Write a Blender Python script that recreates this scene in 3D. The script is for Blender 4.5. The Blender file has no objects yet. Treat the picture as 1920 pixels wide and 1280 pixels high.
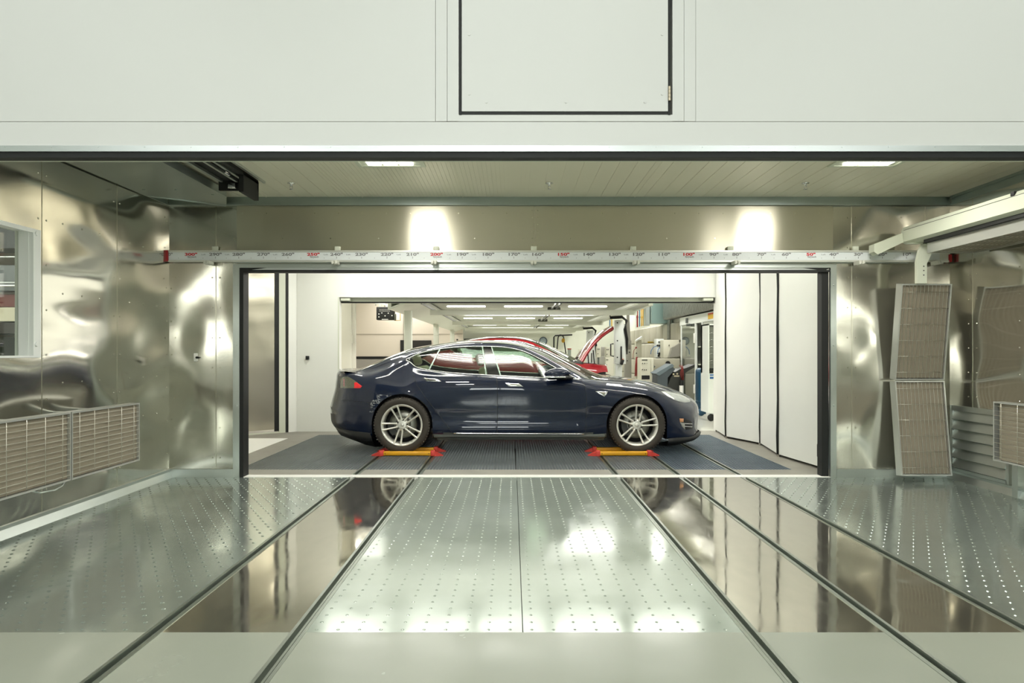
import bpy, bmesh, math, random
import numpy as np
from mathutils import Vector, Matrix
from mathutils.bvhtree import BVHTree
random.seed(7)
SC = bpy.context.scene
COL = SC.collection
PI = math.pi

# ------------------------------------------------------------------ camera
CH = 1.29
cam_d = bpy.data.cameras.new('camera')
cam = bpy.data.objects.new('camera', cam_d)
COL.objects.link(cam)
cam.location = (0, 0, CH)
cam.rotation_euler = (PI / 2, 0, 0)
cam_d.sensor_width = 36
cam_d.lens = 24.0
cam_d.shift_x = 0.0
cam_d.shift_y = 20 / 1920
cam_d.clip_start = 0.02
cam_d.clip_end = 200
SC.camera = cam

# ------------------------------------------------------------------ colour management, world
SC.view_settings.view_transform = 'Standard'
SC.view_settings.look = 'None'
SC.view_settings.gamma = 1.0
SC.view_settings.use_curve_mapping = False
SC.view_settings.exposure = 0.0
SC.cycles.use_denoising = True
SC.cycles.max_bounces = 9
SC.cycles.diffuse_bounces = 5
SC.cycles.glossy_bounces = 5
SC.cycles.transparent_max_bounces = 12
SC.cycles.sample_clamp_indirect = 6.0
world = bpy.data.worlds.new('world')
SC.world = world
world.use_nodes = True
world.node_tree.nodes['Background'].inputs[0].default_value = (0.80, 0.88, 0.82, 1)
world.node_tree.nodes['Background'].inputs[1].default_value = 0.05


def area(name, loc, sx, sy, power, color, rot=(0, 0, 0), spread=PI):
    d = bpy.data.lights.new(name, 'AREA')
    d.shape = 'RECTANGLE'
    d.size, d.size_y, d.energy, d.color = sx, sy, power, color
    d.spread = spread
    o = bpy.data.objects.new(name, d)
    o.location = loc
    o.rotation_euler = rot
    COL.objects.link(o)
    return o


COOL = (0.97, 1.0, 0.985)
NEUT = (1.0, 0.985, 0.93)
WARM = (1.0, 0.98, 0.91)
# hall in front of the booth, where the camera stands
for lx in (-3.4, 0.0, 3.4):
    area('hall_ceiling_light', (lx, -1.2, 4.12), 2.4, 0.5, 44, COOL)
    area('hall_ceiling_light', (lx, 1.3, 4.12), 2.4, 0.4, 26, COOL)
    area('hall_ceiling_light', (lx, -4.2, 4.12), 2.4, 0.5, 40, COOL)
# curing booth, lamps recessed in its ceiling
for lx in (-1.03, 3.0):
    for ly in (4.2, 5.7):
        area('booth_ceiling_light', (lx, ly, 2.865), 0.4, 0.2, 33, WARM)
# preparation booth behind the opening
for lx in (-2.33, -1.13, 0.0, 1.14, 2.34):
    area('prep_booth_light', (lx, 8.05, 2.945), 1.0, 0.12, 24, NEUT)
    area('prep_booth_light', (lx, 10.3, 2.945), 1.0, 0.24, 20, NEUT)
# workshop under the low canopy and beside it
for ly in (12.6, 16.2, 21.0, 25.6):
    area('workshop_light', (0.4, ly, 2.2), 3.0, 0.35, 75, NEUT)
    area('workshop_light', (3.5, ly, 3.6), 0.5, 2.4, 90, NEUT)
    area('workshop_light', (-4.0, ly, 3.6), 1.6, 2.4, 110, WARM)
area('side_room_light', (-8.0, 6.6, 3.7), 4.5, 1.8, 380, NEUT, (math.radians(25), 0, 0))


# ------------------------------------------------------------------ helpers
def lin(h):
    h = h.lstrip('#')
    out = []
    for i in (0, 2, 4):
        c = int(h[i:i + 2], 16) / 255
        out.append(c / 12.92 if c <= 0.04045 else ((c + 0.055) / 1.055) ** 2.4)
    return (out[0], out[1], out[2], 1)


MATS = {}


def mat(name, col='#808080', rough=0.5, metal=0.0, noise=None, bump=None, coat=0.0, spec=0.5, emit=0.0,
        aniso=None, alpha=None, rvar=None, stretch=(1, 1, 1)):
    """noise=(scale, amount) varies the colour, bump=(scale, strength, distance), rvar=(scale, amount) varies roughness"""
    if name in MATS:
        return MATS[name]
    m = bpy.data.materials.new(name)
    MATS[name] = m
    m.use_nodes = True
    nt = m.node_tree
    b = nt.nodes['Principled BSDF']
    c = lin(col)
    b.inputs['Base Color'].default_value = c
    b.inputs['Roughness'].default_value = rough
    b.inputs['Metallic'].default_value = metal
    b.inputs['Specular IOR Level'].default_value = spec
    b.inputs['Coat Weight'].default_value = coat
    b.inputs['Coat Roughness'].default_value = 0.02
    tc = nt.nodes.new('ShaderNodeTexCoord')
    mp = nt.nodes.new('ShaderNodeMapping')
    mp.inputs['Scale'].default_value = stretch
    nt.links.new(tc.outputs['Object'], mp.inputs['Vector'])

    def tex(scale, det=3.0):
        n = nt.nodes.new('ShaderNodeTexNoise')
        n.inputs['Scale'].default_value = scale
        n.inputs['Detail'].default_value = det
        nt.links.new(mp.outputs[0], n.inputs['Vector'])
        return n
    if noise:
        n = tex(noise[0])
        r = nt.nodes.new('ShaderNodeMixRGB')
        k = noise[1]
        r.inputs['Color1'].default_value = tuple(min(1, v * (1 - k)) for v in c[:3]) + (1,)
        r.inputs['Color2'].default_value = tuple(min(1, v * (1 + k)) for v in c[:3]) + (1,)
        nt.links.new(n.outputs['Fac'], r.inputs['Fac'])
        nt.links.new(r.outputs[0], b.inputs['Base Color'])
    if rvar:
        n = tex(rvar[0], 4)
        r = nt.nodes.new('ShaderNodeMapRange')
        r.inputs['From Min'].default_value = 0.3
        r.inputs['From Max'].default_value = 0.7
        r.inputs['To Min'].default_value = max(0.01, rough - rvar[1])
        r.inputs['To Max'].default_value = rough + rvar[1]
        nt.links.new(n.outputs['Fac'], r.inputs['Value'])
        nt.links.new(r.outputs[0], b.inputs['Roughness'])
    if bump:
        n = tex(bump[0], 1.0 if bump[0] < 5 else 2.0)
        bp = nt.nodes.new('ShaderNodeBump')
        bp.inputs['Strength'].default_value = bump[1]
        bp.inputs['Distance'].default_value = bump[2]
        nt.links.new(n.outputs['Fac'], bp.inputs['Height'])
        nt.links.new(bp.outputs[0], b.inputs['Normal'])
        nt.links.new(bp.outputs[0], b.inputs['Coat Normal'])
    if aniso:
        b.inputs['Anisotropic'].default_value = aniso[0]
        tv = nt.nodes.new('ShaderNodeCombineXYZ')
        for i in range(3):
            tv.inputs[i].default_value = aniso[1][i]
        nt.links.new(tv.outputs[0], b.inputs['Tangent'])
    if emit:
        b.inputs['Emission Color'].default_value = c
        b.inputs['Emission Strength'].default_value = emit
    return m


def glass_mat(name, tint, refl=0.06, rough=0.0):
    """thin pane: tinted see-through plus a Fresnel reflection"""
    m = bpy.data.materials.new(name)
    m.use_nodes = True
    nt = m.node_tree
    for n in list(nt.nodes):
        nt.nodes.remove(n)
    out = nt.nodes.new('ShaderNodeOutputMaterial')
    tr = nt.nodes.new('ShaderNodeBsdfTransparent')
    tr.inputs[0].default_value = lin(tint)
    gl = nt.nodes.new('ShaderNodeBsdfGlossy')
    gl.inputs['Roughness'].default_value = rough
    mx = nt.nodes.new('ShaderNodeMixShader')
    lw = nt.nodes.new('ShaderNodeLayerWeight')
    lw.inputs[0].default_value = 0.5
    fr = nt.nodes.new('ShaderNodeMath')
    fr.operation = 'POWER'
    fr.inputs[1].default_value = 4.0
    nt.links.new(lw.outputs['Facing'], fr.inputs[0])
    ad = nt.nodes.new('ShaderNodeMath')
    ad.operation = 'ADD'
    ad.inputs[1].default_value = refl + 0.04
    nt.links.new(fr.outputs[0], ad.inputs[0])
    nt.links.new(ad.outputs[0], mx.inputs[0])
    nt.links.new(tr.outputs[0], mx.inputs[1])
    nt.links.new(gl.outputs[0], mx.inputs[2])
    nt.links.new(mx.outputs[0], out.inputs[0])
    MATS[name] = m
    return m


ORG = {}   # world origin of each parent


class MB:
    """collects shapes; build() links them as one mesh object"""
    def __init__(self):
        self.v, self.f, self.sm, self.mi = [], [], [], []
        self.M = None
        self.cm = 0

    def add(self, vs, fs, smooth=False):
        o = len(self.v)
        for p in vs:
            p = Vector(p)
            if self.M is not None:
                p = self.M @ p
            self.v.append(p)
        for f in fs:
            self.f.append([i + o for i in f])
            self.sm.append(smooth)
            self.mi.append(self.cm)
        return self

    def box(self, x0, x1, y0, y1, z0, z1):
        x0, x1 = sorted((x0, x1)); y0, y1 = sorted((y0, y1)); z0, z1 = sorted((z0, z1))
        vs = [(x0, y0, z0), (x1, y0, z0), (x1, y1, z0), (x0, y1, z0), (x0, y0, z1), (x1, y0, z1), (x1, y1, z1), (x0, y1, z1)]
        return self.add(vs, [(0, 3, 2, 1), (4, 5, 6, 7), (0, 1, 5, 4), (1, 2, 6, 5), (2, 3, 7, 6), (3, 0, 4, 7)])

    def rbox(self, x0, x1, y0, y1, z0, z1, r=0.01, seg=2):
        """box with rounded edges"""
        bm = bmesh.new()
        bmesh.ops.create_cube(bm, size=1)
        for q in bm.verts:
            q.co = Vector(((x0 + x1) / 2 + q.co.x * abs(x1 - x0), (y0 + y1) / 2 + q.co.y * abs(y1 - y0), (z0 + z1) / 2 + q.co.z * abs(z1 - z0)))
        bmesh.ops.bevel(bm, geom=bm.edges[:], offset=r, segments=seg, affect='EDGES', profile=0.5)
        self.bm(bm)
        return self

    def bm(self, bm, smooth=True):
        bm.verts.index_update()
        self.add([q.co.copy() for q in bm.verts], [[q.index for q in f.verts] for f in bm.faces], smooth)
        bm.free()
        return self

    def quad(self, a, b, c, d):
        return self.add([a, b, c, d], [(0, 1, 2, 3)])

    def cyl(self, p0, p1, r, n=12, r1=None, cap=True):
        p0, p1 = Vector(p0), Vector(p1)
        if r1 is None:
            r1 = r
        d = (p1 - p0).normalized()
        a = d.orthogonal().normalized()
        b = d.cross(a)
        vs = []
        for p, rr in ((p0, r), (p1, r1)):
            for i in range(n):
                t = 2 * PI * i / n
                vs.append(p + (a * math.cos(t) + b * math.sin(t)) * rr)
        self.add(vs, [(i, (i + 1) % n, n + (i + 1) % n, n + i) for i in range(n)], True)
        if cap:
            self.add(vs[:n], [tuple(range(n))[::-1]])
            self.add(vs[n:], [tuple(range(n))])
        return self

    def tube(self, pts, r, n=8, closed=False):
        pts = [Vector(p) for p in pts]
        m = len(pts)
        vs, fs = [], []
        ref = None
        for i, p in enumerate(pts):
            if closed:
                d = (pts[(i + 1) % m] - pts[i - 1]).normalized()
            else:
                d = (pts[min(i + 1, m - 1)] - pts[max(i - 1, 0)]).normalized()
            if ref is None:
                ref = d.orthogonal().normalized()
            a = (ref - d * ref.dot(d)).normalized()
            ref = a
            b = d.cross(a)
            for k in range(n):
                t = 2 * PI * k / n
                vs.append(p + (a * math.cos(t) + b * math.sin(t)) * r)
        R = m if closed else m - 1
        for i in range(R):
            j = (i + 1) % m
            for k in range(n):
                fs.append((i * n + k, i * n + (k + 1) % n, j * n + (k + 1) % n, j * n + k))
        if not closed:
            fs.append(tuple(range(n))[::-1])
            fs.append(tuple(range((m - 1) * n, m * n)))
        return self.add(vs, fs, True)

    def lathe(self, prof, c, n=48, axis='Y', smooth=True):
        """prof = [(radius, offset along axis)]"""
        vs, fs = [], []
        for (r, h) in prof:
            for i in range(n):
                t = 2 * PI * i / n
                a, b = r * math.cos(t), r * math.sin(t)
                if axis == 'Y':
                    vs.append((c[0] + a, c[1] + h, c[2] + b))
                elif axis == 'Z':
                    vs.append((c[0] + a, c[1] + b, c[2] + h))
                else:
                    vs.append((c[0] + h, c[1] + a, c[2] + b))
        for j in range(len(prof) - 1):
            for i in range(n):
                fs.append((j * n + i, j * n + (i + 1) % n, (j + 1) * n + (i + 1) % n, (j + 1) * n + i))
        return self.add(vs, fs, smooth)

    def prism(self, poly, d0, d1, axis='Y'):
        """poly in the two other axes (in x,y,z order) extruded along axis"""
        def P(a, b, d):
            return {'Y': (a, d, b), 'X': (d, a, b), 'Z': (a, b, d)}[axis]
        n = len(poly)
        vs = [P(a, b, d0) for a, b in poly] + [P(a, b, d1) for a, b in poly]
        fs = [(i, (i + 1) % n, n + (i + 1) % n, n + i) for i in range(n)] + [tuple(range(n))[::-1], tuple(range(n, 2 * n))]
        return self.add(vs, fs)

    def dome(self, x, y, z, r, h, n=8):
        vs = [(x, y, z + h)]
        for rr, hh in ((0.55, 0.8), (1.0, 0.0)):
            for i in range(n):
                t = 2 * PI * i / n
                vs.append((x + rr * r * math.cos(t), y + rr * r * math.sin(t), z + hh * h))
        fs = [(0, 1 + i, 1 + (i + 1) % n) for i in range(n)]
        fs += [(1 + i, 1 + n + i, 1 + n + (i + 1) % n, 1 + (i + 1) % n) for i in range(n)]
        return self.add(vs, fs, True)

    def build(self, name, m, parent=None, **tags):
        me = bpy.data.meshes.new(name)
        org = ORG.get(parent.name, Vector((0, 0, 0))) if parent is not None else Vector((0, 0, 0))
        if parent is None and self.v and 'org' in tags:
            org = Vector(tags.pop('org'))
        me.from_pydata([tuple(p - org) for p in self.v], [], self.f)
        for k, mm in enumerate(m if isinstance(m, (list, tuple)) else [m]):
            me.materials.append(mm)
        me.polygons.foreach_set('use_smooth', self.sm)
        me.polygons.foreach_set('material_index', self.mi)
        me.validate()
        bm = bmesh.new()
        bm.from_mesh(me)
        bmesh.ops.recalc_face_normals(bm, faces=bm.faces)
        bm.to_mesh(me)
        bm.free()
        me.update()
        o = bpy.data.objects.new(name, me)
        COL.objects.link(o)
        if parent is not None:
            o.parent = parent
        else:
            o.location = org
        ORG[o.name] = org
        for k, v in tags.items():
            o[k] = v
        return o


def tag(o, label=None, cat=None, group=None, kind=None):
    for k, v in (('label', label), ('category', cat), ('group', group), ('kind', kind)):
        if v:
            o[k] = v
    return o


def thing(name, loc, label, cat, group=None):
    o = bpy.data.objects.new(name, None)
    COL.objects.link(o)
    o.location = loc
    o.empty_display_size = 0.1
    ORG[o.name] = Vector(loc)
    return tag(o, label, cat, group)


def solid(name, mb, m, label, cat, group=None, org=None):
    if org is None:
        vs = mb.v
        org = ((min(p.x for p in vs) + max(p.x for p in vs)) / 2, (min(p.y for p in vs) + max(p.y for p in vs)) / 2, min(p.z for p in vs))
    o = mb.build(name, m, None, org=org)
    return tag(o, label, cat, group)


def struct(name, mb, m, parent=None):
    o = mb.build(name, m, parent)
    if parent is None:
        o['kind'] = 'structure'
    return o


def kids(o):
    return [c for c in list(bpy.data.objects) if c.parent == o]


def copy_tree(o, loc=None, label=None, group=None):
    c = o.copy()
    COL.objects.link(c)
    if loc is not None:
        c.location = loc
    if label:
        c['label'] = label
    if group:
        c['group'] = group
    for ch in kids(o):
        d = ch.copy()
        COL.objects.link(d)
        d.parent = c
        for g in kids(ch):
            e = g.copy()
            COL.objects.link(e)
            e.parent = d
    return c


def at(px, py, Y):
    return Vector(((px - 960) / 1280 * Y, Y, CH - (py - 660) / 1280 * Y))


def X(px, Y):
    return (px - 960) / 1280 * Y


def Z(py, Y):
    return CH - (py - 660) / 1280 * Y


def atX(px, py, Xw):
    """point on the plane x = Xw"""
    Y = Xw * 1280 / (px - 960)
    return Vector((Xw, Y, Z(py, Y)))


TEXT = {}


def text(mb, s, x, y, z, size, sx=1.0, bold=0.0, face=-1):
    """letters lying in an XZ plane, read from -Y; x is the centre"""
    key = (s, bold)
    if key not in TEXT:
        cu = bpy.data.curves.new('t', 'FONT')
        cu.body = s
        cu.align_x = 'CENTER'
        cu.size = 1.0
        cu.resolution_u = 3
        cu.offset = bold
        o = bpy.data.objects.new('t', cu)
        COL.objects.link(o)
        dg = bpy.context.evaluated_depsgraph_get()
        me = bpy.data.meshes.new_from_object(o.evaluated_get(dg))
        TEXT[key] = ([tuple(q.co) for q in me.vertices], [tuple(p.vertices) for p in me.polygons])
        bpy.data.objects.remove(o)
        bpy.data.curves.remove(cu)
        bpy.data.meshes.remove(me)
    vs, fs = TEXT[key]
    mb.add([(x + a * size * sx, y, z + b * size) for a, b, _ in vs], fs)


# ------------------------------------------------------------------ materials
steel = mat('stainless_wall', '#cfccc1', 0.16, 0.95, bump=(1.3, 0.9, 0.10), rvar=(2.0, 0.05), stretch=(1, 0.8, 0.75))
steel_l = mat('stainless_side', '#cfccc1', 0.12, 0.95, bump=(1.6, 1.0, 0.12), rvar=(2.0, 0.05), stretch=(1, 0.45, 0.9))
steel_b = mat('brushed_steel', '#c6c1ae', 0.28, 0.92, aniso=(0.93, (0, 0, 1)))
steel_f = mat('polished_floor_steel', '#b9b5a6', 0.07, 0.9, bump=(4.0, 0.10, 0.012), rvar=(9.0, 0.04), stretch=(1, 0.4, 1), noise=(14, 0.10))
galv = mat('galvanised', '#c2c8c3', 0.34, 0.9, noise=(6, 0.06))
galv_f = mat('galvanised_floor', '#b0bab3', 0.16, 0.75, bump=(2.6, 0.08, 0.012), rvar=(3.0, 0.05), noise=(5, 0.06))
galv_fc = mat('galvanised_floor_centre', '#a7b1a6', 0.14, 0.35, bump=(3.0, 0.08, 0.012), rvar=(3.0, 0.06), noise=(5, 0.05))
white_p = mat('white_panel', '#e7ebe6', 0.35, 0.0, noise=(1.2, 0.015))
header_m = mat('pale_green_panel', '#e2e1dd', 0.4, noise=(0.8, 0.015))
ceil_m = mat('cream_ceiling', '#e6e2cf', 0.28, spec=0.6)
booth_w = mat('booth_white', '#eeefe8', 0.45, noise=(2.5, 0.03))
black_r = mat('black_rubber', '#141614', 0.6)
dark = mat('dark_void', '#101210', 0.8)
alu = mat('bright_aluminium', '#dfe3e2', 0.28, 0.85)
chrome = mat('chrome', '#e8e8ea', 0.09, 1.0)
paint_fl = mat('painted_floor', '#9b9f92', 0.22, noise=(1.6, 0.05), rvar=(3, 0.06), bump=(6, 0.05, 0.01))
conc = mat('concrete_kerb', '#8b887e', 0.6, noise=(4, 0.18))
grate_m = mat('grate_steel', '#9da3a4', 0.42, 0.85, noise=(3, 0.15))
white_tr = mat('white_threshold', '#f1f0ea', 0.35)
cream_st = mat('cream_painted_steel', '#d6dac8', 0.4)
dirtwhite = mat('workshop_floor', '#cfcec4', 0.10, noise=(1.2, 0.05))
warm_w = mat('warm_white_wall', '#dcd2c4', 0.7)
green_lit_w = mat('green_lit_wall', '#d3d6c8', 0.6)  # white wall, greenish tint of the workshop lighting put into its colour
emesh = mat('infrared_mesh', '#8d8473', 0.7, 0.1, noise=(60, 0.10), bump=(300, 0.3, 0.002))
wire_m = mat('guard_wire', '#c9c6bb', 0.3, 1.0)
lampw = mat('lamp_tube', '#fffdf6', 0.4, emit=9.0)
lampw2 = mat('lamp_led', '#fffdf6', 0.4, emit=7.0)

# ================================================================== the setting
L, R = -3.54, 4.52          # side walls of the curing booth
YF, YB = 3.145, 7.05        # its front and back
CZ = 2.89                   # its ceiling
RAILS = [-1.65, -0.985, 1.098, 1.75, 2.392]
RW = 0.036                  # half width of a rail

# -- hall in front
m = MB(); m.box(-7, 7, -6, YF, -0.12, -0.06); m.box(-7, 7, -6, 0.6, -0.06, 0)
_e = [-7] + RAILS + [7]
for i in range(6):
    m.box(_e[i] + (RW if i else 0), _e[i + 1] - (RW if i < 5 else 0), 0.6, YF, -0.06, 0)
struct('floor', m, paint_fl)
m = MB(); m.box(-7.1, 7.1, -6.1, 3.2, 4.2, 4.3)
struct('ceiling', m, white_p)
m = MB(); m.box(-7.1, -7, -6, 3.05, 0, 4.2)
struct('wall_hall_left', m, white_p)
m = MB(); m.box(7, 7.1, -6, 3.05, 0, 4.2)
struct('wall_hall_right', m, white_p)
m = MB(); m.box(-7.1, 7.1, -6.1, -6, 0, 4.2)
struct('wall_hall_back', m, mat('hall_back_wall', '#b9beb6', 0.6))
m = MB(); m.box(-1.63, 0.55, -5.999, -5.96, 1.75, 3.3)
w3 = struct('reflection_panel', m, mat('reflection_glow', '#f4f8f6', 0.5, emit=11.0))  # glowing panel added behind the camera for the white reflection on the car doors
m = MB()
for xx in (-1.69, -0.57, 0.55):
    m.box(xx, xx + 0.06, -5.999, -5.93, 1.69, 3.36)
m.box(-1.69, 0.61, -5.999, -5.93, 1.69, 1.75); m.box(-1.69, 0.61, -5.999, -5.93, 3.3, 3.36)
m.build('reflection_panel_frame', white_p, w3)  # frame bars of the added glowing panel

# header above the booth entrance
HY = 3.10
hz0, hz1 = 2.225, 2.335
m = MB()
m.box(-7, 7, HY, HY + 0.09, hz0, hz1)
m.box(-7, X(816, HY), HY + 0.004, HY + 0.09, hz1 + 0.004, 4.2)
m.box(X(1305, HY), 7, HY + 0.004, HY + 0.09, hz1 + 0.004, 4.2)
m.box(X(816.8, HY), X(838, HY), HY + 0.002, HY + 0.09, hz1 + 0.004, 4.2)
m.box(X(1283, HY), X(1304.2, HY), HY + 0.002, HY + 0.09, hz1 + 0.004, 4.2)
m.box(X(838.8, HY), X(860, HY), HY, HY + 0.09, hz1 + 0.004, 4.2)
m.box(X(1261, HY), X(1282.2, HY), HY, HY + 0.09, hz1 + 0.004, 4.2)
m.box(X(860, HY), X(1261, HY), HY, HY + 0.09, hz1 + 0.003, 2.368)
m.box(-7, 7, HY + 0.03, HY + 0.1, hz1 - 0.02, hz1 + 0.02)
struct('wall_entrance_header', m, header_m)
m = MB(); m.box(-7, L, HY, HY + 0.09, 0, hz0); m.box(R, 7, HY, HY + 0.09, 0, hz0)
struct('wall_entrance', m, header_m)
# strip and gasket under the header
m = MB(); m.box(-6.9, 6.9, HY - 0.012, HY + 0.05, 2.198, 2.2245)
for i in range(60):
    xx = -4.4 + i * 0.2105
    m.cyl((xx, HY - 0.014, 2.219), (xx, HY - 0.006, 2.219), 0.004, 6)
struct('trim_1', m, alu)
m = MB(); m.box(-6.9, 6.9, HY - 0.004, HY + 0.05, 2.172, 2.1975)
struct('trim_2', m, black_r)

# hatch in the header
t = thing('access_hatch', (0.24, HY, 2.37), 'pale grey-green hatch door with black gasket, set in the panel above the entrance', 'hatch')
x0, x1 = X(866, HY), X(1252, HY)
m = MB(); m.box(x0, x1, HY - 0.004, HY + 0.05, 2.382, 3.55)
for sx in (X(880, HY), X(1241, HY)):
    for k in range(5):
        m.cyl((sx, HY - 0.007, 2.46 + 0.27 * k), (sx, HY - 0.003, 2.46 + 0.27 * k), 0.006, 8)
for px in (912, 1061, 1209):
    m.cyl((X(px, HY), HY - 0.007, 2.424), (X(px, HY), HY - 0.003, 2.424), 0.006, 8)
m.build('door_leaf', header_m, t)
m = MB()
for a, b, c, d in ((x0 - 0.012, x0 - 0.001, 2.366, 3.56), (x1 + 0.001, x1 + 0.012, 2.366, 3.56), (x0, x1, 2.368, 2.380)):
    m.box(a, b, HY - 0.002, HY + 0.06, c, d)
m.build('gasket', black_r, t)
m = MB()
for k in range(4):
    m.cyl((x1 + 0.006, HY - 0.008, 2.428 + k * 0.0165), (x1 + 0.006, HY - 0.008, 2.443 + k * 0.0165), 0.006, 10)
m.build('hinge', mat('hinge_nickel', '#b7ab95', 0.3, 1.0), t)

# -- curing booth floor, plate by plate
def plate(name, x0, x1, y0, y1, mt, dim=None, z=0.0, stag=False):
    m = MB()
    m.box(x0, x1, y0, y1, z - 0.03, z)
    if dim:
        sx, sy, r = dim
        j = 0
        y = y0 + 0.03
        while y < y1 - 0.02:
            x = x0 + 0.04 + (sx / 2 if stag and j % 2 else 0)
            while x < x1 - 0.03:
                m.dome(x, y, z, r, r * 0.36, 6)
                x += sx
            y += sy
            j += 1
    return struct(name, m, mt)

segs = []
edges = [L] + RAILS + [R]
for i in range(6):
    a = edges[i] + (RW if i else 0)
    b = edges[i + 1] - (RW if i < 5 else 0)
    segs.append((a, b))
a, b = segs[0]; plate('floor_plate_left', a, b, YF, YB - 0.005, galv_f, (0.1, 0.085, 0.0115), stag=True)
a, b = segs[1]; plate('floor_strip_left', a, b, YF, YB - 0.005, steel_f)
a, b = segs[2]
plate('floor_plate_centre_left', a, 0.048, YF, YB - 0.005, galv_fc, (0.1, 0.088, 0.0095))
plate('floor_plate_centre_right', 0.052, b, YF, YB - 0.005, galv_fc, (0.1, 0.088, 0.0095))
a, b = segs[3]; plate('floor_strip_middle', a, b, YF, YB - 0.005, steel_f)
a, b = segs[4]; plate('floor_strip_right', a, b, YF, YB - 0.005, steel_f)
a, b = segs[5]; plate('floor_plate_right', a, b, YF, YB - 0.005, galv_f, (0.1, 0.085, 0.0115), stag=True)
m = MB(); m.box(L - 0.2, R + 0.2, YF - 0.02, 11.4, -0.36, -0.32)
struct('floor_pit', m, mat('pit_grey', '#1a1c1c', 0.8))

# rails, one long channel each
names = ['leftmost floor rail, left of the first shiny strip', 'floor rail between the first shiny strip and the studded centre plates',
         'floor rail along the right edge of the studded centre plates', 'floor rail between the two shiny strips on the right',
         'rightmost floor rail, beside the studded plate below the louvres']
for i, rx in enumerate(RAILS):
    m = MB()
    y0, y1 = 0.6, 10.66
    m.box(rx - RW, rx - 0.020, y0, y1, -0.03, 0.003)
    m.box(rx + 0.020, rx + RW, y0, y1, -0.03, 0.003)
    m.box(rx - 0.020, rx + 0.020, y0, y1, -0.045, -0.035)
    m.box(rx - 0.006, rx + 0.006, y0, y1, -0.035, -0.012)
    o = solid('floor_rail', m, mat('rail_steel', '#a3aaa0', 0.35, 0.9, noise=(8, 0.15)), 'steel ' + names[i], 'rail', 'floor rails')
# notches: cut the painted floor visually is not needed, rails sit in slots
# -- back wall of curing booth with the big opening
ox0, ox1, oz = X(444, YB), X(1562, YB), Z(500, YB)
m = MB()
m.box(L, ox0, YB, YB + 0.12, 0, CZ)
m.box(ox1, R, YB, YB + 0.12, 0, CZ)
struct('wall_back', m, steel)
m = MB()
m.box(ox0, ox1, YB, YB + 0.12, oz, CZ)
struct('wall_back_upper', m, steel_b)
# overlapping sheets and rivets on the back wall
m = MB()
for px in (405, 1597):
    m.box(X(px, YB) - 0.004, X(px, YB) + 0.004, YB - 0.003, YB, 0.06, 2.8)
m.box(X(1003, YB) - 0.002, X(1003, YB) + 0.002, YB - 0.003, YB, oz, 2.8)
m.box(X(1735, YB) - 0.002, X(1735, YB) + 0.002, YB - 0.003, YB, 0.06, 2.8)
def rivet_y(x, z, r=0.008):
    m.cyl((x, YB - 0.007, z), (x, YB - 0.001, z), r, 7, r * 0.5)
for px in (328, 398, 412, 1590, 1605, 1690):
    for k in range(9):
        rivet_y(X(px, YB), 0.2 + k * 0.31)
for px in range(455, 1560, 45):
    if abs(px - 1003) > 12:
        rivet_y(X(px, YB), Z(400, YB), 0.006)
for px in range(440, 1560, 90):
    rivet_y(X(px, YB), Z(447, YB), 0.007)
for k in range(6):
    for px in (998, 1008):
        rivet_y(X(px, YB), Z(395 + k * 13, YB), 0.005)
struct('trim_3', m, mat('rivet_steel', '#cfccbd', 0.25, 1.0))
# -- left wall
WY0, WY1, WZ0, WZ1 = 3.9, 5.11, 1.25, 2.20
m = MB()
m.box(L - 0.12, L, WY1, YB + 0.12, 0, CZ)
m.box(L - 0.12, L, HY + 0.09, WY0, 0, CZ)
m.box(L - 0.12, L, WY0, WY1, 0, WZ0)
m.box(L - 0.12, L, WY0, WY1, WZ1, CZ)
struct('wall_left', m, steel_l)
m = MB()
for yy in (5.14, 6.12, 4.0):
    m.box(L, L + 0.003, yy - 0.002, yy + 0.002, 0.09, 2.86)
def rivet_x(x, y, z, s=1, r=0.008):
    m.cyl((x + 0.001 * s, y, z), (x + 0.006 * s, y, z), r, 7, r * 0.5)
for yy in (5.10, 5.19, 6.07, 6.16, 7.0):
    for k in range(8):
        if not (yy == 5.10 and 1.2 < 0.25 + 0.34 * k < 2.25):
            rivet_x(L, yy, 0.25 + 0.34 * k)
for zz in (1.05, 2.3, 0.68, 1.75):
    for yy in (5.38, 5.62, 5.86, 6.32, 6.55, 6.8):
        rivet_x(L, yy, zz)
struct('trim_4', m, MATS['rivet_steel'])
# -- right wall
m = MB(); m.box(R, R + 0.12, HY + 0.09, YB + 0.12, 0, CZ)
struct('wall_right', m, steel_l)
m = MB()
for yy in (5.1, 6.02, 6.7):
    m.box(R - 0.003, R, yy - 0.002, yy + 0.002, 0.09, 2.86)
for yy in (5.95, 6.08, 6.64, 6.76):
    for k in range(8):
        rivet_x(R, yy, 0.85 + 0.24 * k, -1)
struct('trim_5', m, MATS['rivet_steel'])
# baseboards
m = MB(); m.box(L, L + 0.02, HY + 0.1, YB, 0, 0.085); m.prism([(L + 0.02, 0.0), (L + 0.02, 0.06), (L + 0.05, 0.0)], HY + 0.1, YB, 'Y')
struct('baseboard_left', m, galv)
m = MB(); m.box(L + 0.02, ox0 - 0.03, YB - 0.02, YB, 0, 0.085); m.box(ox1 + 0.03, R - 0.02, YB - 0.02, YB, 0, 0.085)
struct('baseboard_back', m, galv)
m = MB(); m.box(R - 0.02, R, HY + 0.1, YB, 0, 0.085); m.prism([(R - 0.02, 0.0), (R - 0.02, 0.06), (R - 0.05, 0.0)], HY + 0.1, YB, 'Y')
struct('baseboard_right', m, galv)
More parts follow.
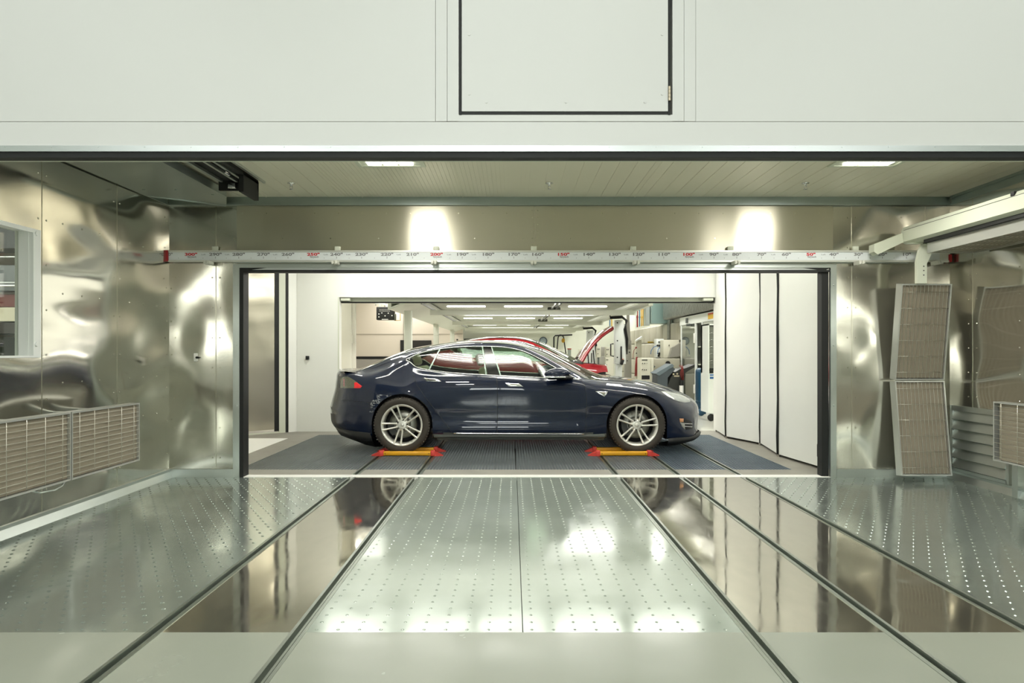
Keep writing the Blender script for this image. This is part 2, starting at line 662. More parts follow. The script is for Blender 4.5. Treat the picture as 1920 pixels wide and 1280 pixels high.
# ceiling with grooves running towards the back
m = MB()
x = L
k = 0
while x < R - 0.001:
    w = 0.038 if (-1.75 < x < 0.15) else 0.15
    w = min(w, R - x)
    m.box(x + 0.0022, x + w - 0.0022, HY + 0.09, YB, CZ, CZ + 0.03)
    x += w
m.box(L, R, HY + 0.09, YB, CZ + 0.004, CZ + 0.05)
for px, y in ((868, YB), (1190, YB), (680, YB), (500, YB)):
    m.box(X(px, y) - 0.006, X(px, y) + 0.006, HY + 0.09, YB, CZ - 0.004, CZ)
struct('ceiling_booth', m, ceil_m)
m = MB()
m.box(L, R, YB - 0.05, YB, 2.80, 2.812); m.box(L, R, YB - 0.012, YB - 0.0, 2.80, CZ)
m.box(L, L + 0.012, HY + 0.1, YB - 0.05, 2.80, CZ); m.box(R - 0.012, R, HY + 0.1, YB - 0.05, 2.80, CZ)
m.box(R - 0.03, R - 0.012, HY + 0.1, YB - 0.05, 2.865, CZ)
struct('trim_6', m, mat('galvanised_angle', '#a3afab', 0.35, 0.85, noise=(4, 0.12)))

# opening frame
m = MB()
fy = YB - 0.018
m.box(X(438, YB), X(450, YB), fy, YB + 0.02, 0, Z(495, YB))
m.box(X(1556, YB), X(1567, YB), fy, YB + 0.02, 0, Z(495, YB))
m.box(X(450, YB), X(1556, YB), fy, YB + 0.02, Z(502, YB), Z(495, YB))
for px in (445, 1562):
    for k in range(4):
        zz = 0.12 + 0.62 * k
        m.cyl((X(px, YB), fy - 0.012, zz), (X(px, YB), fy, zz), 0.008, 8)
struct('trim_7', m, galv)
m = MB()
m.box(X(450, YB), X(457, YB), YB - 0.01, YB + 0.13, 0, Z(502, YB))
m.box(X(1543, YB), X(1556, YB), YB + 0.03, YB + 0.13, 0, Z(502, YB))
m.box(X(450, YB), X(1556, YB), YB - 0.006, YB + 0.13, Z(509.5, YB), Z(506, YB))
m.prism([(X(450, YB), Z(502, YB)), (X(500, YB), Z(502, YB)), (X(458, YB), Z(508, YB))], YB - 0.008, YB + 0.02, 'Y')
m.prism([(X(1556, YB), Z(502, YB)), (X(1505, YB), Z(502, YB)), (X(1545, YB), Z(508, YB))], YB - 0.008, YB + 0.02, 'Y')
struct('trim_8', m, black_r)
m = MB()
m.box(X(452, YB), X(1552, YB), YB - 0.004, YB + 0.1, Z(506, YB), Z(502, YB))
struct('trim_9', m, alu)
m = MB()
m.box(X(440, YB), X(1567, YB), YB - 0.008, YB + 0.12, -0.03, 0.004)
struct('trim_10', m, white_tr)

# window in left wall
m = MB()
xi = L - 0.12
m.box(L - 0.02, L + 0.014, WY1 - 0.08, WY1, WZ0, WZ1)         # face frame
m.box(L - 0.02, L + 0.014, WY0, WY1 - 0.08, WZ1 - 0.03, WZ1)
m.box(L - 0.02, L + 0.014, WY0, WY1 - 0.08, WZ0, WZ0 + 0.015)
m.box(xi, L - 0.02, WY1 - 0.085, WY1 - 0.06, WZ0, WZ1)
m.box(xi, L - 0.02, WY0, WY1 - 0.085, WZ1 - 0.02, WZ1)
m.box(xi, L - 0.02, WY0, WY1 - 0.085, WZ0, WZ0 + 0.01)
for zz in (WZ0 + 0.1, WZ1 - 0.03):
    m.cyl((L + 0.014, WY1 - 0.05, zz), (L + 0.024, WY1 - 0.05, zz), 0.016, 12)
w1 = struct('window_1', m, mat('window_frame_paint', '#eef1ee', 0.3))
m = MB(); m.box(xi + 0.02, xi + 0.026, WY0, WY1 - 0.085, WZ0 + 0.01, WZ1 - 0.02)
m.build('pane', glass_mat('window_glass', '#f2f6f2', 0.03), w1)

# ================================================================== preparation booth
PB = 11.1
m = MB(); m.box(-4.95, 4.4, 7.17, PB + 0.2, 3.0, 3.1)
struct('ceiling_prep_booth', m, booth_w)
bx0, bx1, bz = X(636, PB), X(1343, PB), Z(557, PB)
m = MB()
m.box(-3.50, bx0, PB, PB + 0.15, 0, 3.0)
m.box(bx1, 3.75, PB, PB + 0.15, 0, 3.0)
m.box(bx0, bx1, PB, PB + 0.15, bz, 3.0)
struct('wall_prep_back', m, booth_w)
m = MB()
m.box(bx0, bx1, PB + 0.15, PB + 0.5, Z(564.5, PB), bz)
m.box(bx0 - 0.02, bx0 + 0.0, PB - 0.004, PB, 0, bz)
m.box(bx0 + 0.02, bx0 + 0.17, PB + 0.02, PB + 0.15, Z(563, PB), bz - 0.01)
m.box(bx1 - 0.2, bx1 - 0.04, PB + 0.02, PB + 0.15, Z(563, PB), bz - 0.01)
for k in range(24):
    xx = bx0 + 0.15 + k * 0.25
    m.cyl((xx, PB + 0.147, bz - 0.035), (xx, PB + 0.15, bz - 0.035), 0.006, 6)
struct('trim_11', m, cream_st)
m = MB(); m.box(bx0, bx1, PB + 0.12, PB + 0.16, Z(567, PB), Z(564.5, PB)); m.box(bx1 - 0.025, bx1, PB + 0.1, PB + 0.16, Z(567, PB), bz)
struct('trim_12', m, black_r)
# small clip on white back wall
m = MB(); m.rbox(X(574, PB), X(580, PB), PB - 0.035, PB, Z(674, PB), Z(667, PB), 0.004)
solid('wall_hook', m, black_r, 'small dark hook on the white booth wall left of the blue car', 'hook')
# folding wall right, zig-zag panels; (x, y) of each fold
fold = [(3.31, 11.08), (3.21, 10.25), (3.45, 9.49), (3.29, 8.44), (3.40, 7.42)]
lab = ['narrow white folding wall panel beside the rear opening', 'white folding wall panel second from the rear opening',
       'narrow white folding wall panel in the middle of the right side', 'widest white folding wall panel, next to the black door edge']
for i in range(4):
    (xa, ya), (xb, yb) = fold[i], fold[i + 1]
    t = thing('folding_wall_panel', ((xa + xb) / 2, (ya + yb) / 2, 0), lab[i], 'wall panel', 'folding wall panels')
    d = Vector((xb - xa, yb - ya, 0)).normalized()
    n = Vector((-d.y, d.x, 0))
    if n.x > 0:
        n = -n
    g = 0.014
    A = Vector((xa, ya, 0)) + d * g; B = Vector((xb, yb, 0)) - d * g
    m = MB()
    th = 0.06
    vs = []
    for p in (A, B):
        for q in (Vector((0, 0, 0)), -n * th):
            for z in (0.03, 2.98):
                vs.append((p.x + q.x, p.y + q.y, z))
    m.add(vs, [(0, 1, 5, 4), (2, 6, 7, 3), (0, 4, 6, 2), (1, 3, 7, 5), (0, 2, 3, 1), (4, 5, 7, 6)])
    m.build('panel', booth_w, t)
    m = MB()
    e = B + d * g
    pts = []
    for k in range(14):
        pts.append((e.x + 0.006 * n.x - 0.004 * math.sin(k * 1.3), e.y - 0.006 + 0.005 * math.sin(k * 1.9), 0.03 + k * 2.95 / 13))
    m.tube(pts, 0.010 if i != 2 else 0.016, 6)
    m.build('gasket', black_r, t)
    m = MB()
    m.cyl((B.x, B.y, 0), (B.x, B.y, 0.03), 0.012, 6)
    m.cyl((A.x, A.y, 0), (A.x, A.y, 0.03), 0.012, 6)
    m.build('foot', conc, t)
    if i == 3:
        m = MB(); m.rbox(xb - 0.075, xb - 0.02, yb - 0.02, yb + 0.03, 0.15, 0.29, 0.006)
        m.build('hinge', black_r, t)
# left side: metal leaf and pale frame
t = thing('folding_wall_panel', (-4.1, 10.4, 0), 'shiny steel door leaf in a pale frame, left side of the white booth', 'door')
def slab(m, xa, ya, xb, yb, z0, z1, th=0.05):
    d = Vector((xb - xa, yb - ya, 0)).normalized(); n = Vector((-d.y, d.x, 0)) * th
    vs = []
    for p in ((xa, ya), (xb, yb)):
        for q in (0, 1):
            for z in (z0, z1):
                vs.append((p[0] + n.x * q, p[1] + n.y * q, z))
    m.add(vs, [(0, 1, 5, 4), (2, 6, 7, 3), (0, 4, 6, 2), (1, 3, 7, 5), (0, 2, 3, 1), (4, 5, 7, 6)])
m = MB(); slab(m, -4.55, 10.25, -3.78, 10.86, 0.06, 2.95)
m.build('door_leaf', mat('door_leaf_steel', '#d8d2c0', 0.22, 0.7, bump=(1.6, 0.6, 0.08)), t)
m = MB(); slab(m, -3.775, 10.86, -3.72, 10.90, 0.03, 2.95, 0.03)
m.build('gasket', black_r, t)
m = MB(); slab(m, -3.72, 10.905, -3.64, 10.97, 0.0, 2.97, 0.05); slab(m, -4.6, 10.24, -3.72, 10.90, -0.02, 0.02, 0.03)
m.build('frame', cream_st, t)
m = MB()
slab(m, -3.63, 10.98, -3.605, 11.0, 0.0, 2.97, 0.04)
struct('trim_13', m, black_r)
m = MB(); slab(m, -3.60, 11.0, -3.49, 11.12, 0.0, 2.99, 0.05)
struct('wall_prep_left_return', m, booth_w)
m = MB(); m.box(-4.95, -4.85, 7.17, PB + 0.2, 0, 3.0); m.box(-4.9, -4.4, PB + 0.0, PB + 0.1, 0, 3)
struct('wall_prep_left', m, booth_w)
m = MB(); m.box(3.7, 3.8, 7.17, PB, 0, 3.0)
struct('wall_prep_right', m, booth_w)
# inside face of the curing booth wall (white, bounces light)
m = MB()
m.box(-4.95, ox0, YB + 0.121, YB + 0.14, 0, 3.0); m.box(ox1, 3.8, YB + 0.121, YB + 0.14, 0, 3.0); m.box(ox0, ox1, YB + 0.131, YB + 0.14, oz, 3.0)
struct('wall_prep_front', m, booth_w)
# floor border
GX0, GX1, GY0, GY1 = -3.02, 3.08, 7.5, 10.66
m = MB()
m.box(-4.95, GX0, 7.17, PB + 0.15, -0.06, 0); m.box(GX1, 3.7, 7.17, PB + 0.15, -0.06, 0)
for i in range(6):
    a = max(GX0, edges[i] + (RW if i else 0)); b = min(GX1, edges[i + 1] - (RW if i < 5 else 0))
    m.box(a, b, 7.17, GY0, -0.06, 0)
m.box(GX0, GX1, GY1, PB + 0.15, -0.06, 0)
struct('floor_prep_booth', m, conc)
m = MB()
m.box(-4.7, -3.35, 7.3, 10.2, 0.0, 0.004)
struct('floor_side_patch', m, white_tr)
# grates: proto bars per panel
def grate(x0, x1, y0, y1):
    m = MB()
    m.box(x0, x1, y0, y0 + 0.006, -0.04, 0); m.box(x0, x1, y1 - 0.006, y1, -0.04, 0)
    m.box(x0, x0 + 0.006, y0, y1, -0.04, 0); m.box(x1 - 0.006, x1, y0, y1, -0.04, 0)
    n = max(1, round((x1 - x0) / 0.034))
    for i in range(1, n):
        x = x0 + (x1 - x0) * i / n
        m.box(x - 0.0035, x + 0.0035, y0, y1, -0.03, -0.001)
    n = max(1, round((y1 - y0) / 0.038))
    for i in range(1, n):
        y = y0 + (y1 - y0) * i / n
        m.box(x0, x1, y - 0.0035, y + 0.0035, -0.03, -0.002)
    return m
cols = [(GX0, -2.34, 'outermost left column'), (-2.335, RAILS[0] - RW, 'column left of the leftmost rail'), (RAILS[0] + RW, RAILS[1] - RW, 'column between the two left rails'),
        (RAILS[1] + RW, 0.04, 'column left of centre under the blue car'), (0.045, RAILS[2] - RW, 'column right of centre under the blue car'), (RAILS[2] + RW, RAILS[3] - RW, 'column below the blue car front wheel'),
        (RAILS[3] + RW, RAILS[4] - RW, 'column below the blue car nose'), (RAILS[4] + RW, GX1, 'outermost right column')]
rows = [(7.5, 8.29, 'front row'), (8.295, 9.08, 'second row'), (9.085, 9.87, 'third row'), (9.875, 10.66, 'rear row')]
gm = mat('grate_steel_blue', '#8795a0', 0.4, 0.85, noise=(3, 0.2))
for (xa, xb, cn) in cols:
    for (ya, yb, rn) in rows:
        o = solid('floor_grating', grate(xa + 0.002, xb - 0.002, ya, yb), gm if xa > 1.7 else grate_m,
                  'floor grating, %s, %s' % (rn, cn), 'grating', 'floor gratings under the blue car')

# ceiling tube lamps of the preparation booth (seen mirrored in the car)
def tube_lamp(x, y, label, w=1.04):
    t = thing('ceiling_tube_lamp', (x, y, 2.995), label, 'lamp', 'tube lamps on the white booth ceiling')
    m = MB(); m.box(x - w / 2 - 0.03, x + w / 2 + 0.03, y - 0.15, y + 0.15, 2.955, 2.995)
    m.build('housing', white_p, t)
    for k in range(4):
        m = MB(); yy = y - 0.054 + 0.036 * k
        m.cyl((x - w / 2, yy, 2.915), (x + w / 2, yy, 2.915), 0.014, 8)
        m.build('tube', lampw, t)
    return t
for i, lx in enumerate((-2.33, -1.13, 0.0, 1.14, 2.34)):
    tube_lamp(lx, 8.05, ['leftmost', 'second', 'middle', 'fourth', 'rightmost'][i] + ' four-tube ceiling lamp just behind the big opening')

# ================================================================== fittings of the curing booth
# -- ruler
t = thing('measuring_rail', (0.4, 6.98, 2.23), 'long white measuring rail with inch marks, above the big opening', 'ruler')
RY = 6.985
def RX(px): return X(px, RY)
m = MB()
m.box(RX(316), RX(1782), RY + 0.004, RY + 0.03, Z(490.5, RY), Z(469, RY))
m.box(RX(316), RX(1782), RY - 0.006, RY + 0.03, Z(472.5, RY), Z(469.5, RY))
m.box(RX(316), RX(1782), RY - 0.006, RY + 0.03, Z(491, RY), Z(488, RY))
m.build('rail', mat('rail_aluminium', '#dadbd2', 0.3, 0.5), t)
m = MB(); m.box(RX(316), RX(1762), RY + 0.001, RY + 0.006, Z(487.5, RY), Z(472.8, RY))
m.build('scale_strip', mat('scale_white', '#dde2e2', 0.4), t)
m = MB(); m.box(RX(304), RX(315.5), RY - 0.01, RY + 0.03, Z(490, RY), Z(469, RY)); m.build('end_cap', mat('red_plastic', '#a01c22', 0.4), t)
m = MB(); m.box(RX(1779), RX(1784), RY - 0.01, RY + 0.03, Z(491, RY), Z(477, RY))
m.build('end_cap', mat('red_plastic', '#a01c22', 0.4), t)
inch = {300: 358, 290: 404, 280: 447.6, 270: 494, 260: 540, 250: 587.6, 240: 631, 230: 678, 220: 725.7, 210: 773.7, 200: 818.6, 190: 866.7,
        180: 915, 170: 963.4, 160: 1007.7, 150: 1056, 140: 1104, 130: 1152, 120: 1196.7, 110: 1244.5, 100: 1291, 90: 1338.7, 80: 1381.5,
        70: 1428, 60: 1474.5, 50: 1520.5, 40: 1563.7, 30: 1609.4, 20: 1654.6, 10: 1699.6}
mk, mr, mbd, mt_, ml = MB(), MB(), MB(), MB(), MB()
for v, px in inch.items():
    x = RX(px)
    red = v % 50 == 0
    q = MB(); text(q, '%d"' % v, x, RY - 0.0004, Z(479.2, RY), 0.040, 1.75, 0.036)
    o = q.build('number', mat('red_ink', '#c5242c', 0.6) if red else mat('black_ink', '#17181c', 0.6), t)
    if red:
        o['label'] = 'red number'
        q = MB(); text(q, 'Symach', x + 0.01, RY - 0.0004, Z(482.6, RY), 0.022, 1.35, 0.03); q.build('lettering', mat('black_ink'), t)
        mt_.box(x - 0.002, x + 0.002, RY - 0.0006, RY + 0.002, Z(484.3, RY), Z(483.4, RY))
        text(ml, 'Left', x + 0.128, RY - 0.0004, Z(478.2, RY), 0.018, 1.6, 0.0)
    else:
        mt_.box(x - 0.0022, x + 0.0022, RY - 0.0006, RY + 0.002, Z(484.5, RY), Z(480.8, RY))
    if v in (290, 270, 240, 220, 190, 170, 130, 90, 70, 30):
        text(ml, 'Left', x + 0.12, RY - 0.0004, Z(478.2, RY), 0.018, 1.6, 0.0)
    mt_.box(x - 0.129, x - 0.125, RY - 0.0006, RY + 0.002, Z(484.3, RY), Z(483, RY))
text(mk, '0"', RX(319.5), RY - 0.0004, Z(479.2, RY), 0.040, 1.4, 0.022)
ink = mat('black_ink', '#17181c', 0.6)
mk.build('number', ink, t); mt_.build('tick_marks', ink, t); ml.build('small_lettering', mat('grey_ink', '#6a6f72', 0.6), t)
# clips above and below the rail
places = ['leftmost, near its red left end', 'second from the left', 'third from the left, in the bright reflection', 'fourth from the left, by the wall seam', 'fifth from the left', 'sixth from the left, in the right reflection', 'seventh from the left, near the white overhead arm', 'rightmost, beside the hanging steel bracket']
for i, px in enumerate((401, 632, 817, 1001, 1188, 1371, 1607)):
    m = MB(); m.rbox(RX(px - 5.5), RX(px + 5.5), RY + 0.02, RY + 0.045, Z(469, RY), Z(461, RY), 0.003)
    m.cyl((RX(px), RY + 0.018, Z(465.5, RY)), (RX(px), RY + 0.022, Z(465.5, RY)), 0.012, 10)
    solid('rail_clip', m, cream_st, 'pale clip above the measuring rail, ' + places[i], 'clip', 'clips above the measuring rail')
for i, (px, d) in enumerate(((394, -1), (631, -.4), (815, 0), (1000, 0), (1191, 0.1), (1377, .5), (1607, 1), (1752, 1))):
    m = MB()
    for k in (-1, 1):
        xx = RX(px) + 0.016 * k
        m.prism([(xx - 0.013, Z(490.5, RY)), (xx + 0.013, Z(490.5, RY)), (xx + 0.013, Z(496, RY)), (xx - 0.009, Z(497, RY))], RY - 0.10, RY + 0.02, 'Y')
        m.cyl((xx, RY - 0.104, Z(493.5, RY)), (xx, RY - 0.1, Z(493.5, RY)), 0.007, 8)
    solid('curtain_roller', m, mat('white_plastic', '#d9d9cd', 0.45), 'white bracket under the measuring rail, ' + places[i], 'bracket', 'roller brackets under the measuring rail')
m = MB(); m.box(X(440, YB), X(1700, YB), YB - 0.03, YB - 0.02, Z(494, YB), Z(491.5, YB)); 
solid('curtain_track', m, galv, 'thin steel track just above the frame of the big opening', 'track')
# track behind the entrance header
TY = 3.32
m = MB(); m.box(L, R, TY, TY + 0.03, Z(300, TY), Z(292, TY) + 0.05)
solid('curtain_track', m, cream_st, 'pale track running behind the entrance header, below the booth ceiling', 'track')
for i, px in enumerate((282, 640, 1042, 1442, 1832)):
    m = MB()
    for k in (-1, 1):
        xx = X(px, TY) + 0.032 * k
        ofs = (px - 960) / 9000
        m.prism([(xx - 0.02, Z(292, TY)), (xx + 0.02, Z(292, TY)), (xx + 0.02 - ofs, Z(302, TY)), (xx - 0.012 - ofs, Z(302.5, TY))], TY - 0.03, TY - 0.004, 'Y')
    solid('curtain_roller', m, MATS['white_plastic'], 'pair of white roller arms below the entrance header, ' +
          ['far left by the steel duct', 'left of the three-part ceiling light', 'near the middle', 'right of the middle', 'far right above the white arm'][i], 'bracket', 'roller arms below the entrance header')
m = MB(); m.box(X(1078, TY), X(1216, TY), TY - 0.01, TY, Z(297.5, TY), Z(289, TY))
for px in (1085, 1100, 1190, 1210):
    m.cyl((X(px, TY), TY - 0.02, Z(296, TY)), (X(px, TY), TY - 0.01, Z(296, TY)), 0.008, 8)
solid('joint_plate', m, galv, 'pale green steel joint plate on the track below the entrance header', 'plate')
m = MB(); m.box(X(1015, YB), X(1085, YB), YB - 0.05, YB - 0.036, Z(490, YB), Z(484, YB))
m.box(X(1048, YB), X(1050, YB), YB - 0.05, YB - 0.03, Z(501, YB), Z(490, YB))
solid('joint_plate', m, galv, 'pale green steel joint plate under the 150 mark of the measuring rail', 'plate')

# -- ceiling lamps, three light sections each
for i, (lx, ly, l) in enumerate(((-1.03, 5.7, 'recessed ceiling lamp with three bright sections, left one seen under the header'),
                                 (3.0, 5.7, 'recessed ceiling lamp with three bright sections, right one seen under the header'),
                                 (-1.03, 4.2, 'recessed booth ceiling lamp hidden behind the header, on the left'), (3.0, 4.2, 'recessed booth ceiling lamp hidden behind the header, on the right'))):
    t = thing('recessed_ceiling_lamp', (lx, ly, CZ), l, 'lamp', 'recessed booth ceiling lamps')
    m = MB()
    for a, b, c, d in ((-0.29, 0.29, -0.17, -0.135), (-0.29, 0.29, 0.135, 0.17), (-0.29, -0.255, -0.135, 0.135), (0.255, 0.29, -0.135, 0.135)):
        m.box(lx + a, lx + b, ly + c, ly + d, CZ - 0.012, CZ)
    m.box(lx - 0.26, lx + 0.26, ly - 0.14, ly + 0.14, CZ - 0.004, CZ - 0.001)
    m.build('frame', cream_st, t)
    for k in (-1, 0, 1):
        m = MB(); m.rbox(lx + 0.135 * k - 0.058, lx + 0.135 * k + 0.058, ly - 0.10, ly + 0.10, CZ - 0.016, CZ - 0.005, 0.004, 1)
        m.build('lens', lampw2, t)
# -- sprinklers
for i, (px, py) in enumerate(((546, 350), (1030, 350), (1510, 356))):
    Y = 6.45
    t = thing('sprinkler_head', (X(px, Y), Y, CZ), 'small chrome ceiling sprinkler, ' + ['left of the three', 'middle of the three', 'right of the three'][i], 'sprinkler', 'sprinklers on the booth ceiling')
    m = MB(); m.lathe([(0.001, CZ - 0.0), (0.035, CZ - 0.001), (0.036, CZ - 0.008), (0.012, CZ - 0.012), (0.011, CZ - 0.03), (0.001, CZ - 0.03)], (X(px, Y), Y, 0), 16, 'Z')
    m.build('escutcheon', chrome, t)
    m = MB()
    x = X(px, Y)
    for s in (-1, 1):
        m.tube([(x + 0.008 * s, Y, CZ - 0.03), (x + 0.013 * s, Y, CZ - 0.045), (x + 0.003 * s, Y, CZ - 0.06)], 0.003, 6)
    m.lathe([(0.001, CZ - 0.06), (0.018, CZ - 0.061), (0.018, CZ - 0.063), (0.001, CZ - 0.066)], (x, Y, 0), 12, 'Z')
    m.build('deflector', chrome, t)
# -- steel duct top left with open track beside it
m = MB()
m.prism([(L + 0.02, 3.3), (-2.76, 3.3), (-2.76, 6.60), (-2.92, 6.98), (L + 0.02, 6.55)], 2.79, 2.86, 'Z')
m.tube([(L + 0.05, 6.55, 2.79), (-2.92, 6.97, 2.79)], 0.012, 6)
for (x, y) in ((-3.0, 5.2), (-3.2, 5.0), (-3.1, 6.3), (-2.85, 6.5), (-3.4, 6.3)):
    m.cyl((x, y, 2.783), (x, y, 2.79), 0.012, 8)
solid('ceiling_duct', m, mat('duct_steel', '#a5aeaa', 0.36, 0.85, noise=(3, 0.06)), 'wide grey-green steel duct under the ceiling at top left, its far end cut slanted', 'duct', org=(-3.1, 5, 2.86))
t = thing('ceiling_track', (-2.5, 5.4, CZ), 'open black mechanism track with pale rails in the ceiling, right of the steel duct', 'track')
m = MB()
m.box(-2.72, -2.36, 4.6, 6.35, 2.872, 2.885)
m.box(-2.72, -2.36, 6.33, 6.36, 2.79, 2.872); m.box(-2.40, -2.36, 6.0, 6.36, 2.70, 2.872); m.box(-2.40, -2.36, 4.6, 6.36, 2.85, 2.872)
m.build('housing', black_r, t)
m = MB()
for xx in (-2.66, -2.52, -2.44):
    m.box(xx - 0.012, xx + 0.012, 4.6, 6.25, 2.845, 2.868)
m.box(-2.33, -2.31, 4.6, 6.4, 2.87, 2.888)
m.box(-2.405, -2.401, 6.05, 6.08, 2.74, 2.79)
m.build('rail', galv, t)
m = MB(); m.rbox(-2.62, -2.55, 6.29, 6.33, 2.80, 2.85, 0.004); m.cyl((-2.45, 5.8, 2.83), (-2.45, 5.9, 2.83), 0.02, 10)
m.build('roller', chrome, t)

# -- infrared emitters
def emitter(t, M, w, h, d, nw, nv, wires='long', gap=0.03):
    """panel in local x (width), z (height), facing -y, placed by M"""
    fr = MB(); fr.M = M
    for a, b, c, e in ((0, w, 0, 0.012), (0, w, h - 0.012, h), (0, 0.012, 0.012, h - 0.012), (w - 0.012, w, 0.012, h - 0.012)):
        fr.box(a, b, 0, d, c, e)
    fr.box(0.012, w - 0.012, d - 0.01, d, 0.012, h - 0.012)
    f = fr.build('frame', mat('emitter_frame', '#c9cac4', 0.3, 0.6), t)
    e = MB(); e.M = M
    e.box(gap, w - 0.014, 0.02, 0.03, 0.016, h - 0.016)
    e.build('heating_mesh', emesh, t)
    g = MB(); g.M = M
    for i in range(nw):
        z = 0.02 + (h - 0.04) * (i + 0.5) / nw
        g.cyl((0.006, 0.004, z), (w - 0.006, 0.004, z), 0.0026, 5, cap=False)
    for i in range(nv):
        x = w * (i + 0.5) / nv
        g.tube([(x, 0.03, 0.008), (x, 0.001, 0.014), (x, 0.001, h - 0.014), (x, 0.03, h - 0.008)], 0.0022, 5)
    g.build('wire_guard', wire_m, t)

def basis(o, ux, uy, uz):
    M = Matrix.Identity(4)
    for i, u in enumerate((ux, uy, uz)):
        for k in range(3):
            M[k][i] = u[k]
    for k in range(3):
        M[k][3] = o[k]
    return M
# left pair facing +x : local x -> +Y, local z -> up, local -y -> +x
for (y0, w, l) in ((4.965, 0.905, 'brown-grey infrared heater panel low on the left wall, nearer the big opening'), (4.05, 0.905, 'brown-grey infrared heater panel low on the left wall, at the left picture edge')):
    t = thing('infrared_panel', (-3.25, y0 + w / 2, 0.36), l, 'heater', 'infrared heater panels')
    emitter(t, basis((-3.2, y0, 0.36), (0, 1, 0), (-1, 0, 0), (0, 0, 1)), w, 0.495, 0.09, 12, 5, gap=0.02)
    m = MB(); m.box(-3.54, -3.29, y0 + 0.3, y0 + 0.34, 0.80, 0.83)
    m.box(-3.54, -3.29, y0 + 0.6, y0 + 0.64, 0.80, 0.83)
    m.build('bracket', galv, t)
m = MB(); m.tube([(-3.3, 4.62, 0.36), (-3.22, 4.66, 0.33), (-3.2, 4.78, 0.325), (-3.2, 4.86, 0.34), (-3.2, 4.88, 0.36)], 0.005, 8)
solid('cable_loop', m, galv, 'small wire handle loop hanging under the left heater panels', 'handle')
# right wall panel facing -x: local x -> -Y
for (y1, w, l) in ((5.96, 0.95, 'infrared heater panel on the right wall, cut by the right picture edge'), (4.98, 0.92, 'infrared heater panel on the right wall outside the picture')):
    t = thing('infrared_panel', (4.25, y1 - w / 2, 0.345), l, 'heater', 'infrared heater panels')
    emitter(t, basis((4.2, y1, 0.345), (0, -1, 0), (1, 0, 0), (0, 0, 1)), w, 0.515, 0.09, 12, 5, gap=0.05)
    m = MB(); m.box(4.29, R, y1 - 0.4, y1 - 0.36, 0.8, 0.83); m.box(4.29, R, y1 - 0.7, y1 - 0.66, 0.8, 0.83)
    m.build('bracket', galv, t)
# standing V pair on the right, facing the camera
px0, px1 = 3.86, 4.36
zt, zm, zb_ = Z(532, 6.75), Z(713, 6.88), Z(892, 6.75)
for up in (True, False):
    if up:
        A, B = Vector((px0, 6.88, zm + 0.004)), Vector((px0, 6.76, zt))
        l = 'tall brown-grey infrared heater panel at right, upper of the bent pair'
    else:
        A, B = Vector((px0, 6.76, zb_)), Vector((px0, 6.88, zm - 0.004))
        l = 'tall brown-grey infrared heater panel at right, lower of the bent pair'
    uz = (B - A).normalized(); ux = Vector((1, 0, 0)); uy = uz.cross(ux)
    h = (B - A).length
    t = thing('infrared_panel', (4.1, 6.82, A.z), l, 'heater', 'infrared heater panels')
    # local x = width here runs up so the long wires stand upright
    emitter(t, basis(A + Vector((px1 - px0, 0, 0)), uz, uy, -ux), h, px1 - px0, 0.10, 12, 6, gap=0.02)
# hanging plate
t = thing('hanging_bracket', (4.03, 6.72, 2.3), 'bent white steel hanger with three holes above the upper standing heater panel', 'bracket')
m = MB()
a = 6.70
prof = [(X(1742, a), Z(452, a)), (X(1748, a), Z(474, a)), (X(1738, a), Z(494, a)), (X(1738, a), Z(531, a)), (X(1719, a), Z(531, a)), (X(1719, a), Z(490, a)), (X(1724, a), Z(468, a)), (X(1733, a), Z(452, a))]
m.prism(prof, a, a + 0.035, 'Y')
m.prism([(X(1700, a), Z(456, a)), (X(1745, a), Z(451, a)), (X(1745, a), Z(457, a))], a, a + 0.05, 'Y')
m.build('plate', cream_st, t)
m = MB()
for py in (499, 507, 515.5):
    m.cyl((X(1732, a), a - 0.002, Z(py, a)), (X(1732, a), a + 0.001, Z(py, a)), 0.006, 10)
m.build('hole', black_r, t)
# overhead arm
t = thing('overhead_arm', (3.95, 5.2, 2.45), 'long white overhead arm with a bent end at upper right', 'arm')
xa = 3.90
m = MB()
zt_, zb2 = 1.29 + .3195 * xa, 1.29 + .2815 * xa
m.prism([(xa, zb2), (xa, zt_ - 0.035), (xa + 0.02, zt_), (xa + 0.16, zt_), (xa + 0.16, zb2 - 0.02), (xa + 0.05, zb2 - 0.02)], 3.25, 6.84, 'Y')
m.build('beam', mat('arm_paint', '#ccd0bd', 0.4), t)
m = MB()
p = [(X(1688, 6.84), Z(438, 6.84)), (X(1690, 6.84), Z(455, 6.84)), (X(1642, 6.84), Z(478, 6.84)), (X(1635, 6.84), Z(473, 6.84)), (X(1635, 6.84), Z(459, 6.84))]
m.prism(p, 6.80, 6.90, 'Y')
m.build('end_piece', MATS['arm_paint'], t)
m = MB(); m.box(xa - 0.001, xa + 0.003, 3.25, 6.80, zt_ - 0.037, zt_ - 0.033)
m.build('seam', black_r, t)
m = MB(); m.rbox(xa - 0.004, xa + 0.03, 5.30, 5.34, zt_ - 0.03, zt_ + 0.004, 0.004)
m.build('clip', black_r, t)
m = MB(); m.box(xa + 0.05, xa + 0.11, 3.25, 6.55, zb2 - 0.05, zb2 - 0.02); m.build('underside_channel', black_r, t)
# overhead heater
t = thing('infrared_panel', (4.22, 5.3, 2.3), 'brownish infrared heater panel hanging face down under the overhead arm', 'heater', 'infrared heater panels')
emitter(t, basis((3.99, 6.56, 2.24), (0, -1, 0), (0, 0, 1), (1, 0, 0)), 2.9, 0.46, 0.125, 10, 14, gap=0.02)
